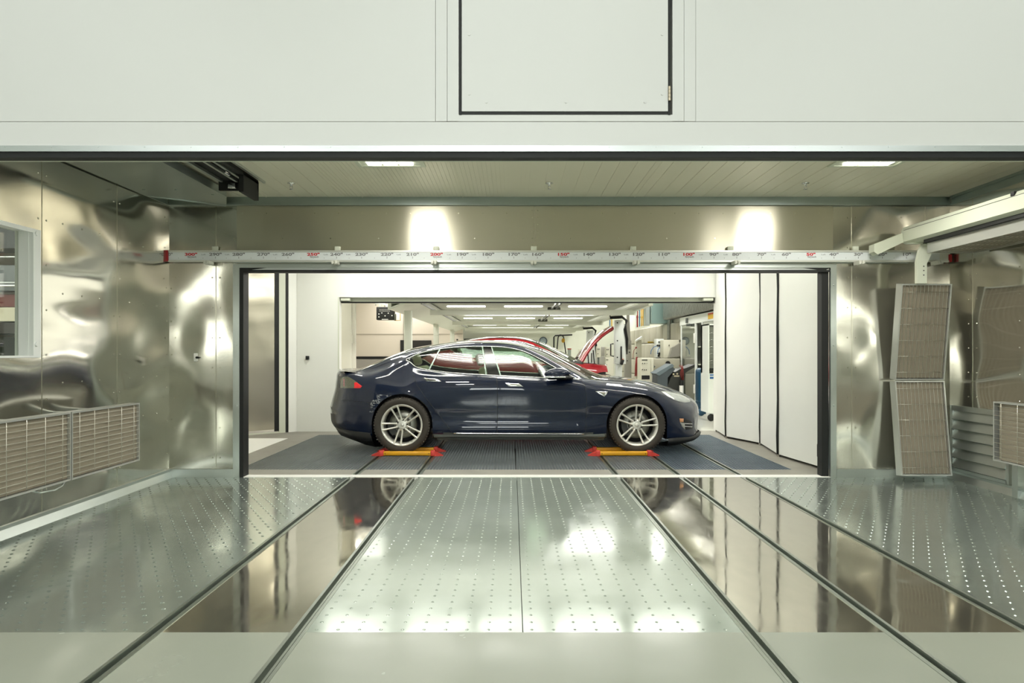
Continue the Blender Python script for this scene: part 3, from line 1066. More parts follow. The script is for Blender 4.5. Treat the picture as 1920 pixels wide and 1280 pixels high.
# louvre
t = thing('wall_louvre', (4.5, 6.6, 0.1), 'pale green louvred air grille low on the right wall behind the bent heater pair', 'grille')
m = MB()
m.box(R - 0.03, R - 0.001, 6.17, 6.21, 0.09, 0.75); m.box(R - 0.03, R - 0.001, 6.96, 7.0, 0.09, 0.75)
m.box(R - 0.03, R - 0.001, 6.2, 6.97, 0.70, 0.75); m.box(R - 0.03, R - 0.001, 6.2, 6.97, 0.09, 0.12)
m.build('frame', galv, t)
for k in range(6):
    z = 0.125 + k * 0.097
    m = MB(); m.prism([(R - 0.035, z), (R - 0.004, z + 0.03), (R - 0.004, z + 0.093), (R - 0.008, z + 0.093), (R - 0.04, z + 0.006)], 6.21, 6.96, 'Y')
    m.build('slat', galv, t)
m = MB(); m.box(R - 0.06, R - 0.001, 6.02, 6.09, 0, 0.75)
solid('corner_post', m, galv, 'short pale steel post on the right wall between louvre and heater panel', 'post')
# switch on the back wall left
t = thing('wall_switch', (X(367, YB), YB, 1.25), 'tiny pale wall switch with black knob on the steel wall left of the opening', 'switch')
m = MB(); m.rbox(X(364, YB), X(371, YB), YB - 0.012, YB, Z(677, YB), Z(662, YB), 0.003); m.build('plate', white_tr, t)
m = MB(); m.cyl((X(371, YB), YB - 0.03, Z(670, YB)), (X(371, YB), YB - 0.012, Z(670, YB)), 0.012, 12); m.box(X(371, YB), X(375, YB), YB - 0.03, YB - 0.02, Z(671, YB), Z(669, YB)); m.build('knob', black_r, t)

# ================================================================== cars
CARY = 9.58
WZ = 0.349                    # wheel centre above the tyre contact
WXR, WXF = -1.392, 1.582
WR = 0.352
# key stations, rows from roof centre (0) to underside centre (11): (x, half width, z) in world height
def row(*r):
    return list(r)
mids = {  # lower rows 6..11 for doors: (w, z)
}
def low(x, w6=.966, z6=.67, w7=.945, z7=.43, w8=.962, z8=.295, w9=.915, z9=.214, w10=.80, z10=.185, z11=.185, dx=0.0):
    return [(x, w6, z6), (x, w7, z7), (x, w8, z8), (x, w9, z9), (x, w10, z10), (x + dx, 0.0, z11)]
K = []
# tail
K.append([(-2.507, 0, .56), (-2.48, .30, .555), (-2.45, .42, .55), (-2.42, .52, .545), (-2.38, .60, .54), (-2.34, .67, .53), (-2.32, .70, .52), (-2.32, .70, .50), (-2.34, .67, .49), (-2.38, .60, .48), (-2.45, .42, .47), (-2.507, 0, .46)])
K.append([(-2.475, 0, .66), (-2.45, .33, .655), (-2.41, .47, .65), (-2.37, .58, .64), (-2.32, .67, .62), (-2.27, .75, .59), (-2.245, .78, .54), (-2.25, .78, .44), (-2.27, .75, .38), (-2.33, .66, .35), (-2.43, .42, .345), (-2.505, 0, .34)])
K.append([(-2.44, 0, .80), (-2.41, .34, .795), (-2.37, .50, .785), (-2.32, .62, .77), (-2.26, .73, .74), (-2.20, .80, .69), (-2.165, .83, .60), (-2.17, .82, .44), (-2.19, .79, .33), (-2.25, .70, .285), (-2.37, .45, .275), (-2.47, 0, .27)])
K.append([(-2.425, 0, .93), (-2.39, .36, .925), (-2.34, .54, .91), (-2.28, .67, .885), (-2.20, .78, .84), (-2.13, .84, .77), (-2.09, .865, .65), (-2.09, .855, .46), (-2.10, .83, .31), (-2.14, .76, .235), (-2.25, .5, .205), (-2.36, 0, .19)])
K.append([(-2.405, 0, 1.02), (-2.365, .38, 1.012), (-2.30, .57, .992), (-2.22, .71, .958), (-2.12, .80, .905), (-2.04, .862, .83), (-2.0, .89, .69), (-2.0, .88, .47), (-2.0, .86, .31), (-2.0, .81, .21), (-2.05, .6, .165), (-2.2, 0, .15)])
K.append([(-2.37, 0, 1.052), (-2.32, .38, 1.045), (-2.24, .57, 1.022), (-2.15, .71, .990), (-2.03, .80, .945), (-1.94, .880, .875), (-1.90, .915, .74), (-1.90, .90, .48), (-1.90, .89, .33), (-1.90, .85, .215), (-1.9, .7, .165), (-2.0, 0, .155)])
K.append([(-2.18, 0, 1.046), (-2.16, .36, 1.044), (-2.08, .555, 1.035), (-1.97, .70, 1.010), (-1.88, .805, .985), (-1.82, .868, .955), (-1.80, .94, .77), (-1.80, .925, .50), (-1.80, .92, .33), (-1.80, .88, .22), (-1.8, .74, .17), (-1.85, 0, .165)])
K.append([(-1.90, 0, 1.145), (-1.88, .34, 1.138), (-1.825, .57, 1.118), (-1.75, .70, 1.065), (-1.72, .800, 1.035), (-1.66, .870, .985), (-1.65, .955, .79), (-1.65, .94, .52), (-1.65, .935, .34), (-1.65, .89, .22), (-1.65, .76, .175), (-1.65, 0, .17)])
K.append([(-1.62, 0, 1.262), (-1.61, .33, 1.252), (-1.58, .575, 1.222), (-1.53, .715, 1.152), (-1.515, .782, 1.115), (-1.48, .876, .990), (-1.48, .968, .80), (-1.48, .955, .54), (-1.48, .94, .35), (-1.48, .90, .22), (-1.48, .78, .18), (-1.48, 0, .175)])
K.append([(-1.38, 0, 1.342), (-1.38, .32, 1.332), (-1.37, .58, 1.290), (-1.365, .745, 1.200), (-1.365, .765, 1.180), (-1.365, .882, .985), (-1.365, .972, .80), (-1.365, .96, .54), (-1.365, .945, .35), (-1.365, .905, .22), (-1.365, .78, .18), (-1.365, 0, .175)])
def st(x, zt, w2, z2, w3, z3, w4, z4, w5, z5, **k):
    return [(x, 0, zt), (x, w2 * .55, zt - (zt - z2) * .28), (x, w2, z2), (x, w3, z3), (x, w4, z4), (x, w5, z5)] + low(x, **k)
K.append(st(-1.22, 1.378, .585, 1.325, .722, 1.267, .815, 1.095, .900, .975, w6=.972, z6=.73, w7=.958, z7=.50, w8=.950, z8=.33))
K.append(st(-1.036, 1.404, .59, 1.362, .688, 1.317, .848, 1.058, .922, .960, w6=.970, z6=.70, w7=.950, z7=.46, w8=.957, z8=.31))
K.append(st(-.745, 1.440, .59, 1.398, .665, 1.356, .878, 1.026, .935, .945, w6=.968, z6=.68, w7=.944, z7=.44))
K.append(st(-.39, 1.456, .59, 1.412, .655, 1.368, .896, 1.003, .943, .935))
K.append(st(-.01, 1.442, .59, 1.392, .667, 1.342, .902, .985, .948, .922))
K.append(st(.146, 1.420, .60, 1.358, .690, 1.303, .902, .977, .948, .915))
K.append([(.44, 0, 1.335), (.42, .36, 1.315), (.40, .645, 1.248), (.366, .738, 1.200), (.366, .902, .967), (.366, .948, .905)] + low(.366))
K.append([(.70, 0, 1.218), (.67, .39, 1.195), (.62, .70, 1.128), (.577, .797, 1.080), (.577, .900, .959), (.577, .946, .895)] + low(.577))
K.append([(.96, 0, 1.093), (.92, .42, 1.070), (.83, .755, 1.018), (.750, .855, .990), (.750, .888, .954), (.750, .944, .888)] + low(.75, z7=.44))
K.append([(1.14, 0, 1.010), (1.08, .43, .990), (.95, .775, .952), (.850, .868, .944), (.845, .885, .938), (.835, .943, .882)] + low(.83, z7=.44))
K.append([(1.27, 0, .968), (1.22, .42, .962), (1.10, .76, .928), (1.03, .84, .912), (1.0, .888, .895), (.99, .945, .850)] + low(.99, w6=.972, z6=.73, z7=.46, w8=.95))
K.append([(1.42, 0, .958), (1.39, .40, .950), (1.32, .70, .918), (1.28, .81, .892), (1.26, .885, .858), (1.25, .948, .80)] + low(1.25, w6=.975, z6=.70, w7=.955, z7=.50, w8=.945, z8=.33))
K.append([(1.60, 0, .938), (1.585, .38, .930), (1.57, .65, .900), (1.56, .785, .872), (1.56, .878, .830), (1.56, .948, .765)] + low(1.56, w6=.975, z6=.68, w7=.96, z7=.50, w8=.945, z8=.33))
K.append([(1.90, 0, .884), (1.885, .35, .876), (1.87, .60, .850), (1.86, .745, .820), (1.86, .845, .775), (1.86, .920, .700)] + low(1.86, w6=.950, z6=.61, w7=.94, z7=.46, w8=.925, z8=.31, w9=.90, z9=.20))
K.append([(2.13, 0, .820), (2.11, .32, .812), (2.085, .55, .788), (2.06, .69, .754), (2.045, .79, .708), (2.035, .868, .635), (2.03, .900, .54), (2.03, .895, .42), (2.03, .885, .30), (2.03, .87, .19), (2.05, .7, .17), (2.1, 0, .17)])
K.append([(2.37, 0, .724), (2.345, .28, .718), (2.30, .47, .698), (2.25, .60, .668), (2.215, .70, .625), (2.19, .785, .565), (2.18, .83, .49), (2.18, .828, .40), (2.185, .82, .29), (2.20, .795, .18), (2.25, .6, .165), (2.33, 0, .165)])
K.append([(2.50, 0, .648), (2.475, .24, .644), (2.425, .40, .628), (2.375, .52, .604), (2.335, .615, .572), (2.30, .695, .53), (2.28, .75, .47), (2.28, .755, .385), (2.29, .745, .28), (2.31, .72, .185), (2.38, .5, .17), (2.47, 0, .17)])
K.append([(2.567, 0, .565), (2.545, .21, .562), (2.50, .35, .552), (2.455, .46, .536), (2.415, .55, .515), (2.375, .63, .485), (2.35, .68, .44), (2.35, .685, .37), (2.36, .675, .28), (2.38, .65, .20), (2.46, .4, .182), (2.56, 0, .18)])
K.append([(2.588, 0, .46), (2.57, .19, .458), (2.53, .32, .455), (2.49, .42, .45), (2.455, .50, .44), (2.42, .57, .43), (2.395, .625, .41), (2.395, .63, .36), (2.40, .62, .30), (2.43, .58, .26), (2.51, .34, .25), (2.588, 0, .25)])
K = np.array(K, float)            # [station, row, 3]
for i, k in enumerate((.09, .09, .09, .09, .085, .07, .045, .02)):   # rounder tail corners
    K[i, :, 0] += k * np.clip(K[i, :, 1] / .85, 0, 1) ** 2

SUBS, SUBR = 7, 4


def catmull(P, sub):
    """chord-length Catmull-Rom through P (n, ..., 3) along axis 0"""
    n = len(P)
    d = np.linalg.norm((P[1:] - P[:-1]).reshape(n - 1, -1), axis=1)
    t = np.concatenate([[0], np.cumsum(d + 1e-6)])
    m = np.zeros_like(P)
    for i in range(n):
        if i == 0:
            m[i] = (P[1] - P[0]) / (t[1] - t[0])
        elif i == n - 1:
            m[i] = (P[-1] - P[-2]) / (t[-1] - t[-2])
        else:
            h0, h1 = t[i] - t[i - 1], t[i + 1] - t[i]
            m[i] = ((P[i] - P[i - 1]) / h0 * h1 + (P[i + 1] - P[i]) / h1 * h0) / (h0 + h1)
    out = []
    for i in range(n - 1):
        h = t[i + 1] - t[i]
        for s in range(sub):
            u = s / sub
            out.append((2 * u**3 - 3 * u**2 + 1) * P[i] + (u**3 - 2 * u**2 + u) * h * m[i] + (-2 * u**3 + 3 * u**2) * P[i + 1] + (u**3 - u**2) * h * m[i + 1])
    out.append(P[-1])
    return np.array(out)


# per-row curves along the car, then across the section
rowsP = np.stack([catmull(K[:, r, :], SUBS) for r in range(12)], axis=1)      # [S, 12, 3]
# across: reflect the first/last for a flat tangent at the centre line
G = []
for s in range(len(rowsP)):
    sec = rowsP[s]
    a = sec[1].copy(); a[1] *= -1
    b = sec[10].copy(); b[1] *= -1
    P = np.vstack([a[None], sec, b[None]])
    n = len(P)
    t = np.concatenate([[0], np.cumsum(np.linalg.norm(P[1:] - P[:-1], axis=1) + 1e-5)])
    out = []
    for i in range(1, n - 2):
        def tan(j):
            h0, h1 = t[j] - t[j - 1], t[j + 1] - t[j]
            return ((P[j] - P[j - 1]) / h0 * h1 + (P[j + 1] - P[j]) / h1 * h0) / (h0 + h1)
        h = t[i + 1] - t[i]
        m0, m1 = tan(i), tan(i + 1)
        if i == 4:                       # the side glass stays nearly flat
            m0 = m1 = (P[5] - P[4]) / h
        for k in range(SUBR):
            u = k / SUBR
            out.append((2 * u**3 - 3 * u**2 + 1) * P[i] + (u**3 - 2 * u**2 + u) * h * m0 + (-2 * u**3 + 3 * u**2) * P[i + 1] + (u**3 - u**2) * h * m1)
    out.append(P[n - 2])
    G.append(out)
G = np.array(G)                    # [S, R, 3] (x, w, z world)
NS, NR = G.shape[0], G.shape[1]
G[:, 0, 1] = 0; G[:, -1, 1] = 0
DLO0, DLO1 = 9, 19                 # key stations where the side glass starts and ends

# full ring per station: near side (y<0) rows 0..NR-1 then the far side back
bmc = bmesh.new()
V = []
for s in range(NS):
    ring = []
    for r in range(NR):
        x, w, z = G[s, r]
        ring.append(bmc.verts.new((x, -w, z - 0.02)))
    for r in range(NR - 2, 0, -1):
        x, w, z = G[s, r]
        ring.append(bmc.verts.new((x, w, z - 0.02)))
    V.append(ring)
NN = len(V[0])
PAINT, GLASS_S, GLASS_W, ROOF, GLASS_H, HOUSE, UNDER = range(7)


def rowof(r):
    return (r if r < NR - 1 else NN - 1 - r) / SUBR


for s in range(NS - 1):
    ks = s / SUBS
    for r in range(NN):
        f = bmc.faces.new((V[s][r], V[s + 1][r], V[s + 1][(r + 1) % NN], V[s][(r + 1) % NN]))
        f.smooth = True
        rr = rowof(r)
        mi = PAINT
        if rr < 2:
            if 6.0 <= ks < 10.6:
                mi = GLASS_H
            elif 10.6 <= ks < 15.2:
                mi = ROOF
            elif 15.2 <= ks < 20:
                mi = GLASS_W
        elif 3 <= rr < 4 and DLO0 <= ks < DLO1:
            mi = GLASS_S
        elif rr >= 9:
            mi = UNDER
        f.material_index = mi
for s, rev in ((0, False), (NS - 1, True)):
    ring = V[s]
    # close by joining each upper row to the lower row beneath it
    for far in (0, 1):
        def q(r):
            return ring[r] if not far or r in (0, NR - 1) else ring[NN - r]
        for r in range((NR - 1) // 2):
            vs = []
            for v in (q(r), q(r + 1), q(NR - 2 - r), q(NR - 1 - r)):
                if v not in vs:
                    vs.append(v)
            if len(vs) > 2:
                f = bmc.faces.new(vs); f.smooth = True; f.material_index = PAINT
bmesh.ops.recalc_face_normals(bmc, faces=bmc.faces)
me = bpy.data.meshes.new('car_shell')
bmc.to_mesh(me)
bmc.free()
shell = bpy.data.objects.new('car_shell', me)
COL.objects.link(shell)
slots = ['paint', 'gs', 'gw', 'roof', 'gh', 'house', 'under']
for nme in slots:
    me.materials.append(bpy.data.materials.new('tmp_' + nme))
for wx in (WXR, WXF):
    for sgn in (-1, 1):
        n = 40
        poly = []
        rr = 0.388
        for i in range(n + 1):
            tt = PI * i / n
            poly.append((wx + rr * math.cos(tt), WZ + rr * math.sin(tt) + 0.006))
        poly += [(wx - rr, -0.1), (wx + rr, -0.1)]
        cm = bpy.data.meshes.new('c')
        vs = [(a, sgn * 0.60, b) for a, b in poly] + [(a, sgn * 1.2, b) for a, b in poly]
        k = len(poly)
        fs = [(i, (i + 1) % k, k + (i + 1) % k, k + i) for i in range(k)] + [tuple(range(k))[::-1], tuple(range(k, 2 * k))]
        cm.from_pydata(vs, [], fs)
        for nme in slots:
            cm.materials.append(bpy.data.materials['tmp_' + nme])
        cm.polygons.foreach_set('material_index', [HOUSE] * len(fs))
        b2 = bmesh.new(); b2.from_mesh(cm); bmesh.ops.recalc_face_normals(b2, faces=b2.faces); b2.to_mesh(cm); b2.free()
        co = bpy.data.objects.new('c', cm)
        COL.objects.link(co)
        md = shell.modifiers.new('b', 'BOOLEAN')
        md.object = co
        md.operation = 'DIFFERENCE'
        md.solver = 'EXACT'
dg = bpy.context.evaluated_depsgraph_get()
me2 = bpy.data.meshes.new_from_object(shell.evaluated_get(dg))
for o in [o for o in bpy.data.objects if o.name.startswith('c.') or o.name == 'c' or o.name == 'car_shell']:
    bpy.data.objects.remove(o)
print('SHELL', len(me.polygons), '->', len(me2.polygons))
bs = bmesh.new()
bs.from_mesh(me2)
# nearest original smooth normal for every vertex: keeps shading clean where parts meet
bs.normal_update()
bvh = BVHTree.FromBMesh(bs)


def hit(px, py, dy=0.0):
    """point of the body met by the sight line through (px, py), in car coordinates, with its normal"""
    o = Vector((0, 0, CH)); d = Vector(((px - 960) / 1280, 1, -(py - 660) / 1280)).normalized()
    o2 = o - Vector((0, CARY, 0.02))
    p, n, i, _ = bvh.ray_cast(o2, d)
    if p is None:
        return None, None
    if n.dot(d) > 0:
        n = -n
    return p, n


def side(x, z):
    p, n, i, _ = bvh.ray_cast(Vector((x, -3, z)), Vector((0, 1, 0)))
    if p is None:
        return Vector((x, -0.95, z)), Vector((0, -1, 0))
    if n.y > 0:
        n = -n
    return p, n


# ---- door cut lines in side view (car x, z), split the shell along them
def w2c(px, py, w=0.95):
    Y = CARY - w
    return X(px, Y), Z(py, Y) - 0.02
F_FRONT = [w2c(1087, 702), w2c(1097, 723), w2c(1099.5, 748), w2c(1098, 818)]
F_MID = [w2c(930, 703), w2c(932.5, 722), w2c(933, 760), w2c(932, 818)]
F_REAR = [w2c(771, 690), w2c(773, 702), w2c(783.5, 724), w2c(800, 747), w2c(832, 789), w2c(849, 812)]
DOORB = w2c(900, 812)[1]


def split_line(line, zmax=1.5, tol=0.05):
    for (a, b) in zip(line[:-1], line[1:]):
        a, b = Vector((a[0], 0, a[1])), Vector((b[0], 0, b[1]))
        d = (b - a)
        n = Vector((d.z, 0, -d.x)).normalized()
        lo, hi = min(a.z, b.z) - 0.03, max(a.z, b.z) + 0.03
        xl, xh = min(a.x, b.x) - 0.06, max(a.x, b.x) + 0.06
        geom = []
        for f in bs.faces:
            c = f.calc_center_median()
            if f.material_index == PAINT and abs(c.y) > 0.6 and lo < c.z < hi and xl < c.x < xh:
                geom.append(f)
        es = {e for f in geom for e in f.edges}
        vs = {v for f in geom for v in f.verts}
        bmesh.ops.bisect_plane(bs, geom=list(vs) + list(es) + geom, plane_co=a, plane_no=n, dist=1e-5)
for ln in (F_FRONT, F_MID, F_REAR):
    split_line(ln)
bs.verts.index_update()
bs.faces.index_update()
bs.normal_update()
NV = {v.index: v.normal.copy() for v in bs.verts}
# vertex normals computed only from body skin (not from the wheel housings)
for v in bs.verts:
    n = Vector((0, 0, 0))
    for f in v.link_faces:
        if f.material_index != HOUSE:
            n += f.normal * f.calc_area()
    if n.length > 1e-9:
        NV[v.index] = n.normalized()


def xline(line, z):
    """x of a cut line at height z"""
    zz = [p[1] for p in line]
    if z >= zz[0]:
        return line[0][0]
    if z <= zz[-1]:
        return line[-1][0]
    for (a, b) in zip(line[:-1], line[1:]):
        if b[1] <= z <= a[1]:
            u = (z - a[1]) / (b[1] - a[1] + 1e-9)
            return a[0] + (b[0] - a[0]) * u
    return line[-1][0]


def belt_z(x):
    best = None
    s = np.argmin(abs(G[:, 4 * SUBR, 0] - x))
    return G[s, 4 * SUBR, 2] - 0.02


def hoodedge(x):
    # half width of the bonnet
    return float(np.interp(x, [0.9, 1.1, 1.3, 1.6, 1.9, 2.15, 2.35, 2.45], [0.74, 0.745, 0.70, 0.655, 0.60, 0.53, 0.44, 0.3]))


parts = {}
for f in bs.faces:
    c = f.calc_center_median()
    mi = f.material_index
    far = c.y > 0
    ay = abs(c.y)
    if mi == HOUSE:
        k = 'wheel_housing' + ('_far' if far else '') + ('_rear' if c.x < 0 else '_front')
    elif mi == UNDER:
        k = 'underbody'
    elif mi == GLASS_S:
        k = 'side_glass_far' if far else 'side_glass'
    elif mi == GLASS_W:
        k = 'windscreen'
    elif mi == ROOF:
        k = 'roof_glass'
    elif mi == GLASS_H:
        k = 'rear_window'
    else:
        x, z = c.x, c.z
        if z < 0.245 and -1.05 < x < 1.25:
            k = 'sill_far' if far else 'sill'
        elif x > 1.0 and ay < hoodedge(x) and z > 0.6 and x < 2.42 and f.normal.z > 0.3:
            k = 'bonnet'
        elif x < -2.0 and ay < 0.62 and z > 0.74:
            k = 'boot_lid'
        elif x < -1.8 and z < 0.60:
            k = 'rear_bumper'
        elif x > 2.02 or (x > 1.85 and z < 0.6):
            k = 'front_bumper'
        elif z < belt_z(x) + 0.002 and ay > 0.8 and xline(F_REAR, z) < x < xline(F_MID, z) and z > DOORB:
            k = 'rear_door_far' if far else 'rear_door'
        elif z < belt_z(x) + 0.002 and ay > 0.8 and xline(F_MID, z) <= x < xline(F_FRONT, z) and z > DOORB:
            k = 'front_door_far' if far else 'front_door'
        elif xline(F_FRONT, z) <= x and z < 0.97 and x > 0.8:
            k = 'front_wing_far' if far else 'front_wing'
        else:
            k = 'body'
    parts.setdefault(k, []).append(f)


def part_mesh(name, faces):
    idx, vs, fs = {}, [], []
    for f in faces:
        ff = []
        for v in f.verts:
            if v.index not in idx:
                idx[v.index] = len(vs)
                vs.append(v.co.copy())
            ff.append(idx[v.index])
        fs.append(ff)
    mm = bpy.data.meshes.new(name)
    mm.from_pydata([tuple(v) for v in vs], [], fs)
    mm.polygons.foreach_set('use_smooth', [not name.startswith('wheel_housing')] * len(fs))
    inv = sorted(idx, key=lambda q: idx[q])
    if not name.startswith('wheel_housing'):
        mm.normals_split_custom_set_from_vertices([tuple(NV[q]) for q in inv])
    mm.update()
    return mm


navy = mat('navy_car_paint', '#08182e', 0.45, 0.0, coat=1.0, spec=0.15)
navy.node_tree.nodes['Principled BSDF'].inputs['Base Color'].default_value = (0.0010, 0.0065, 0.027, 1)
redp = mat('red_car_paint', '#7c0c16', 0.45, 0.0, coat=1.0, spec=0.2)
gl_side = glass_mat('car_side_glass', '#c2d2c4', 0.025)
gl_ws = glass_mat('car_windscreen', '#c3cfc0', 0.06)
gl_dark = mat('roof_glass_dark', '#0b0d0c', 0.03, coat=1.0)
trimg = mat('grey_sill_plastic', '#565a56', 0.5)
blackp = mat('black_plastic', '#0c0d0e', 0.45)


def car(loc, paint, label, drop=()):
    t = thing('car', loc, label, 'car')
    org = Vector(loc)
    objs = {}
    mats = {'underbody': blackp, 'side_glass': gl_side, 'side_glass_far': gl_side, 'windscreen': gl_ws,
            'roof_glass': gl_dark, 'rear_window': gl_ws, 'sill': trimg, 'sill_far': trimg}
    for k, fs in parts.items():
        if k in drop:
            continue
        if drop:
            fs = [f for f in fs if f.calc_center_median().x < 1.66 or k == 'bonnet']
            if not fs:
                continue
        mm = part_mesh(k, fs)
        mm.materials.append(blackp if k.startswith('wheel_housing') else mats.get(k, paint))
        nm = k.replace('_far', '').replace('_rear', '').replace('_front', '') if k.startswith('wheel') else k.replace('_far', '')
        o = bpy.data.objects.new(nm, mm)
        COL.objects.link(o)
        o.parent = t
        ORG[o.name] = org
        objs[k] = o
    return t, objs


blue, bo = car((0, CARY, 0.02), navy, 'dark navy blue five-door fastback car seen side-on, standing on two yellow wheel skates')
O = Vector((0, CARY, 0.02))


def cm_build(mb, name, mt, parent=None, org=None):
    """mb holds car coordinates; shift to the car"""
    base = O if org is None else Vector(org)
    mb.v = [p + base for p in mb.v]
    return mb.build(name, mt, parent if parent is not None else blue)


# ---- trims traced on the body surface
def rowcurve(r, s0, s1, off=0.004, step=1):
    pts = []
    for s in range(int(s0 * SUBS), int(s1 * SUBS) + 1, step):
        x, w, z = G[s, r * SUBR]
        pts.append(Vector((x, -(w + off), z - 0.02)))
    return pts


topc = rowcurve(3, DLO0, DLO1)
botc = rowcurve(4, DLO0, DLO1)
loop = topc + botc[::-1]
def mirror(pts): return [Vector((p.x, -p.y, p.z)) for p in pts]
for far in (False, True):
    m = MB(); m.tube(mirror(loop) if far else loop, 0.0075, 8, closed=True)
    cm_build(m, 'window_trim', chrome)
# grey quarter-light surround behind the glass
# pillar and division bars, as strips laid over the glass
def strip(pa, pb, wa, wb, mt, name, off=0.006, n=14):
    """pa,pb: (px,py) centre line top to bottom, half widths in px"""
    m = MB()
    vs = []
    for i in range(n + 1):
        u = i / n
        cx, cy, hw = pa[0] + (pb[0] - pa[0]) * u, pa[1] + (pb[1] - pa[1]) * u, wa + (wb - wa) * u
        for s in (-1, 1):
            p, nn = hit(cx + s * hw, cy)
            if p is None:
                p, nn = side(*w2c(cx + s * hw, cy, .8))
            vs.append(p + nn * off)
    fs = [(2 * i, 2 * i + 1, 2 * i + 3, 2 * i + 2) for i in range(n)]
    inner = [v - Vector((0, -0.012, 0)) for v in vs]
    N = len(vs)
    fs2 = fs + [tuple(q + N for q in f) for f in fs]
    for i in range(n):
        fs2.append((2 * i, 2 * i + 2, N + 2 * i + 2, N + 2 * i)); fs2.append((2 * i + 1, 2 * i + 3, N + 2 * i + 3, N + 2 * i + 1))
    m.add(vs + inner, fs2, False)
    return cm_build(m, name, mt)
bar_m = mat('window_bar_grey', '#7c8b80', 0.25, 0.6)
strip((914, 650.5), (926, 703.5), 7.5, 11.5, mat('pillar_black', '#090a0a', 0.06, coat=1.0), 'door_pillar')
strip((904.5, 650), (911.5, 702.5), 1.0, 1.3, bar_m, 'window_bar', 0.008)
strip((921.5, 650.5), (938.5, 704), 1.0, 1.3, bar_m, 'window_bar', 0.008)
strip((824.5, 655.5), (804.5, 693.5), 1.2, 1.6, bar_m, 'window_bar', 0.008)


def seam(line, name='panel_gap', r=0.0028, zmap=True):
    m = MB()
    pts = []
    for (a, b) in zip(line[:-1], line[1:]):
        n = max(2, int(math.hypot(a[0] - b[0], a[1] - b[1]) / 0.02))
        for i in range(n):
            u = i / n
            p, nn = side(a[0] + (b[0] - a[0]) * u, a[1] + (b[1] - a[1]) * u)
            pts.append(p + nn * 0.0003)
    p, nn = side(*line[-1]); pts.append(p)
    m.tube(pts, r, 6)
    return cm_build(m, name, mat('gap_dark', '#1c2024', 0.4))
seam([(F_FRONT[0][0], F_FRONT[0][1] - 0.0)] + F_FRONT[1:])
seam(F_MID); seam(F_REAR[1:])
seam([w2c(p, q, .8) for p, q in ((748, 673.5), (720, 681), (700, 688.5), (690, 692))], r=0.002)
seam([w2c(p, q, .85) for p, q in ((1246, 737), (1256, 744), (1266, 751), (1281, 756))], r=0.002)
seam([w2c(p, q, .9) for p, q in ((690, 755), (700, 752), (706, 752))], r=0.002)
seam([w2c(p, q, .9) for p, q in ((633, 751), (660, 752), (692, 754))], r=0.002)
# bonnet outline
pts = []
for i in range(30):
    x = 1.12 + i * (2.36 - 1.12) / 29
    p, n, _, _ = bvh.ray_cast(Vector((x, -hoodedge(x), 3)), Vector((0, 0, -1)))
    if p: pts.append(p)
for q in (pts, mirror(pts)):
    m = MB(); m.tube(q, 0.0028, 6); cm_build(m, 'panel_gap', MATS['gap_dark'])


# ---- patches laid on the body
def patch(poly, mt, name, off=0.004, n=3, parent=None):
    """poly of picture points -> grid on the body surface, raised by off"""
    cx = sum(p[0] for p in poly) / len(poly); cy = sum(p[1] for p in poly) / len(poly)
    b = bmesh.new()
    bv = [b.verts.new((p[0], p[1], 0)) for p in poly]
    cc = b.verts.new((cx, cy, 0))
    for i in range(len(bv)):
        b.faces.new((bv[i], bv[(i + 1) % len(bv)], cc))
    bmesh.ops.subdivide_edges(b, edges=b.edges[:], cuts=n, use_grid_fill=True)
    bound = {v for e in b.edges if len(e.link_faces) == 1 for v in e.verts}
    for v in b.verts:
        p, nn = hit(v.co.x, v.co.y)
        k = 0
        x0, y0 = v.co.x, v.co.y
        while p is None and k < 40:
            k += 1
            x0 += (cx - x0) * 0.05; y0 += (cy - y0) * 0.05
            p, nn = hit(x0, y0)
        v.co = p + nn * (0.0008 if v in bound else off)
    m = MB(); m.bm(b, True)
    return cm_build(m, name, mt, parent)

hl = [(1239, 733.5), (1250, 733), (1262, 733.5), (1272, 736.5), (1280, 740), (1288, 745), (1294.5, 750), (1294, 753), (1284, 754.5), (1274, 752.5), (1264, 749), (1254, 744), (1246, 738.5)]
lens = mat('headlamp_lens', '#b4bab6', 0.08, 0.5, coat=1.0, noise=(40, 0.12))
patch(hl, lens, 'headlamp', 0.006)
patch([(1240, 734), (1245, 733.5), (1266, 748), (1264, 749), (1252, 743)], mat('headlamp_bright', '#ffffff', 0.1, coat=1.0), 'headlamp_strip', 0.008, 2)
tl = [(638.5, 709), (645, 706), (652, 705.6), (658, 708.5), (664, 712.5), (671, 717.5), (678.5, 723.5), (676, 727), (664, 727.5), (650, 727.5), (637.8, 727.2)]
patch(tl, mat('tail_lamp_smoke', '#6b6c5c', 0.12, 0.4, coat=1.0, noise=(60, 0.35)), 'tail_lamp', 0.005)
patch([(663.2, 715.8), (668.5, 716), (679, 723.8), (675.5, 727.4), (663.2, 727.4)], mat('tail_lamp_red', '#d8141e', 0.2, coat=1.0, emit=0.15), 'tail_lamp_lens', 0.0075, 2)
patch([(644, 708), (646.5, 707.5), (646.5, 726.5), (644.5, 726.5)], mat('tail_lamp_pink', '#b5707a', 0.2, coat=1.0), 'tail_lamp_strip', 0.0065, 2)
handle_m = mat('door_handle_chrome', '#b9bbae', 0.18, 1.0)
patch([(794, 708.2), (817, 709.4), (828, 714.8), (800, 714.6)], chrome, 'door_handle', 0.006, 2)
patch([(797.5, 709.8), (815, 710.8), (822, 713.8), (801, 713.4)], mat('handle_shadow', '#3b3630', 0.3, 0.8), 'door_handle_inset', 0.008, 2)
patch([(947.4, 717.4), (973, 718.6), (981, 724.6), (954, 724)], chrome, 'door_handle', 0.006, 2)
patch([(949.6, 718.6), (972, 719.6), (978, 723.6), (955, 723.0)], handle_m, 'door_handle_inset', 0.0075, 2)
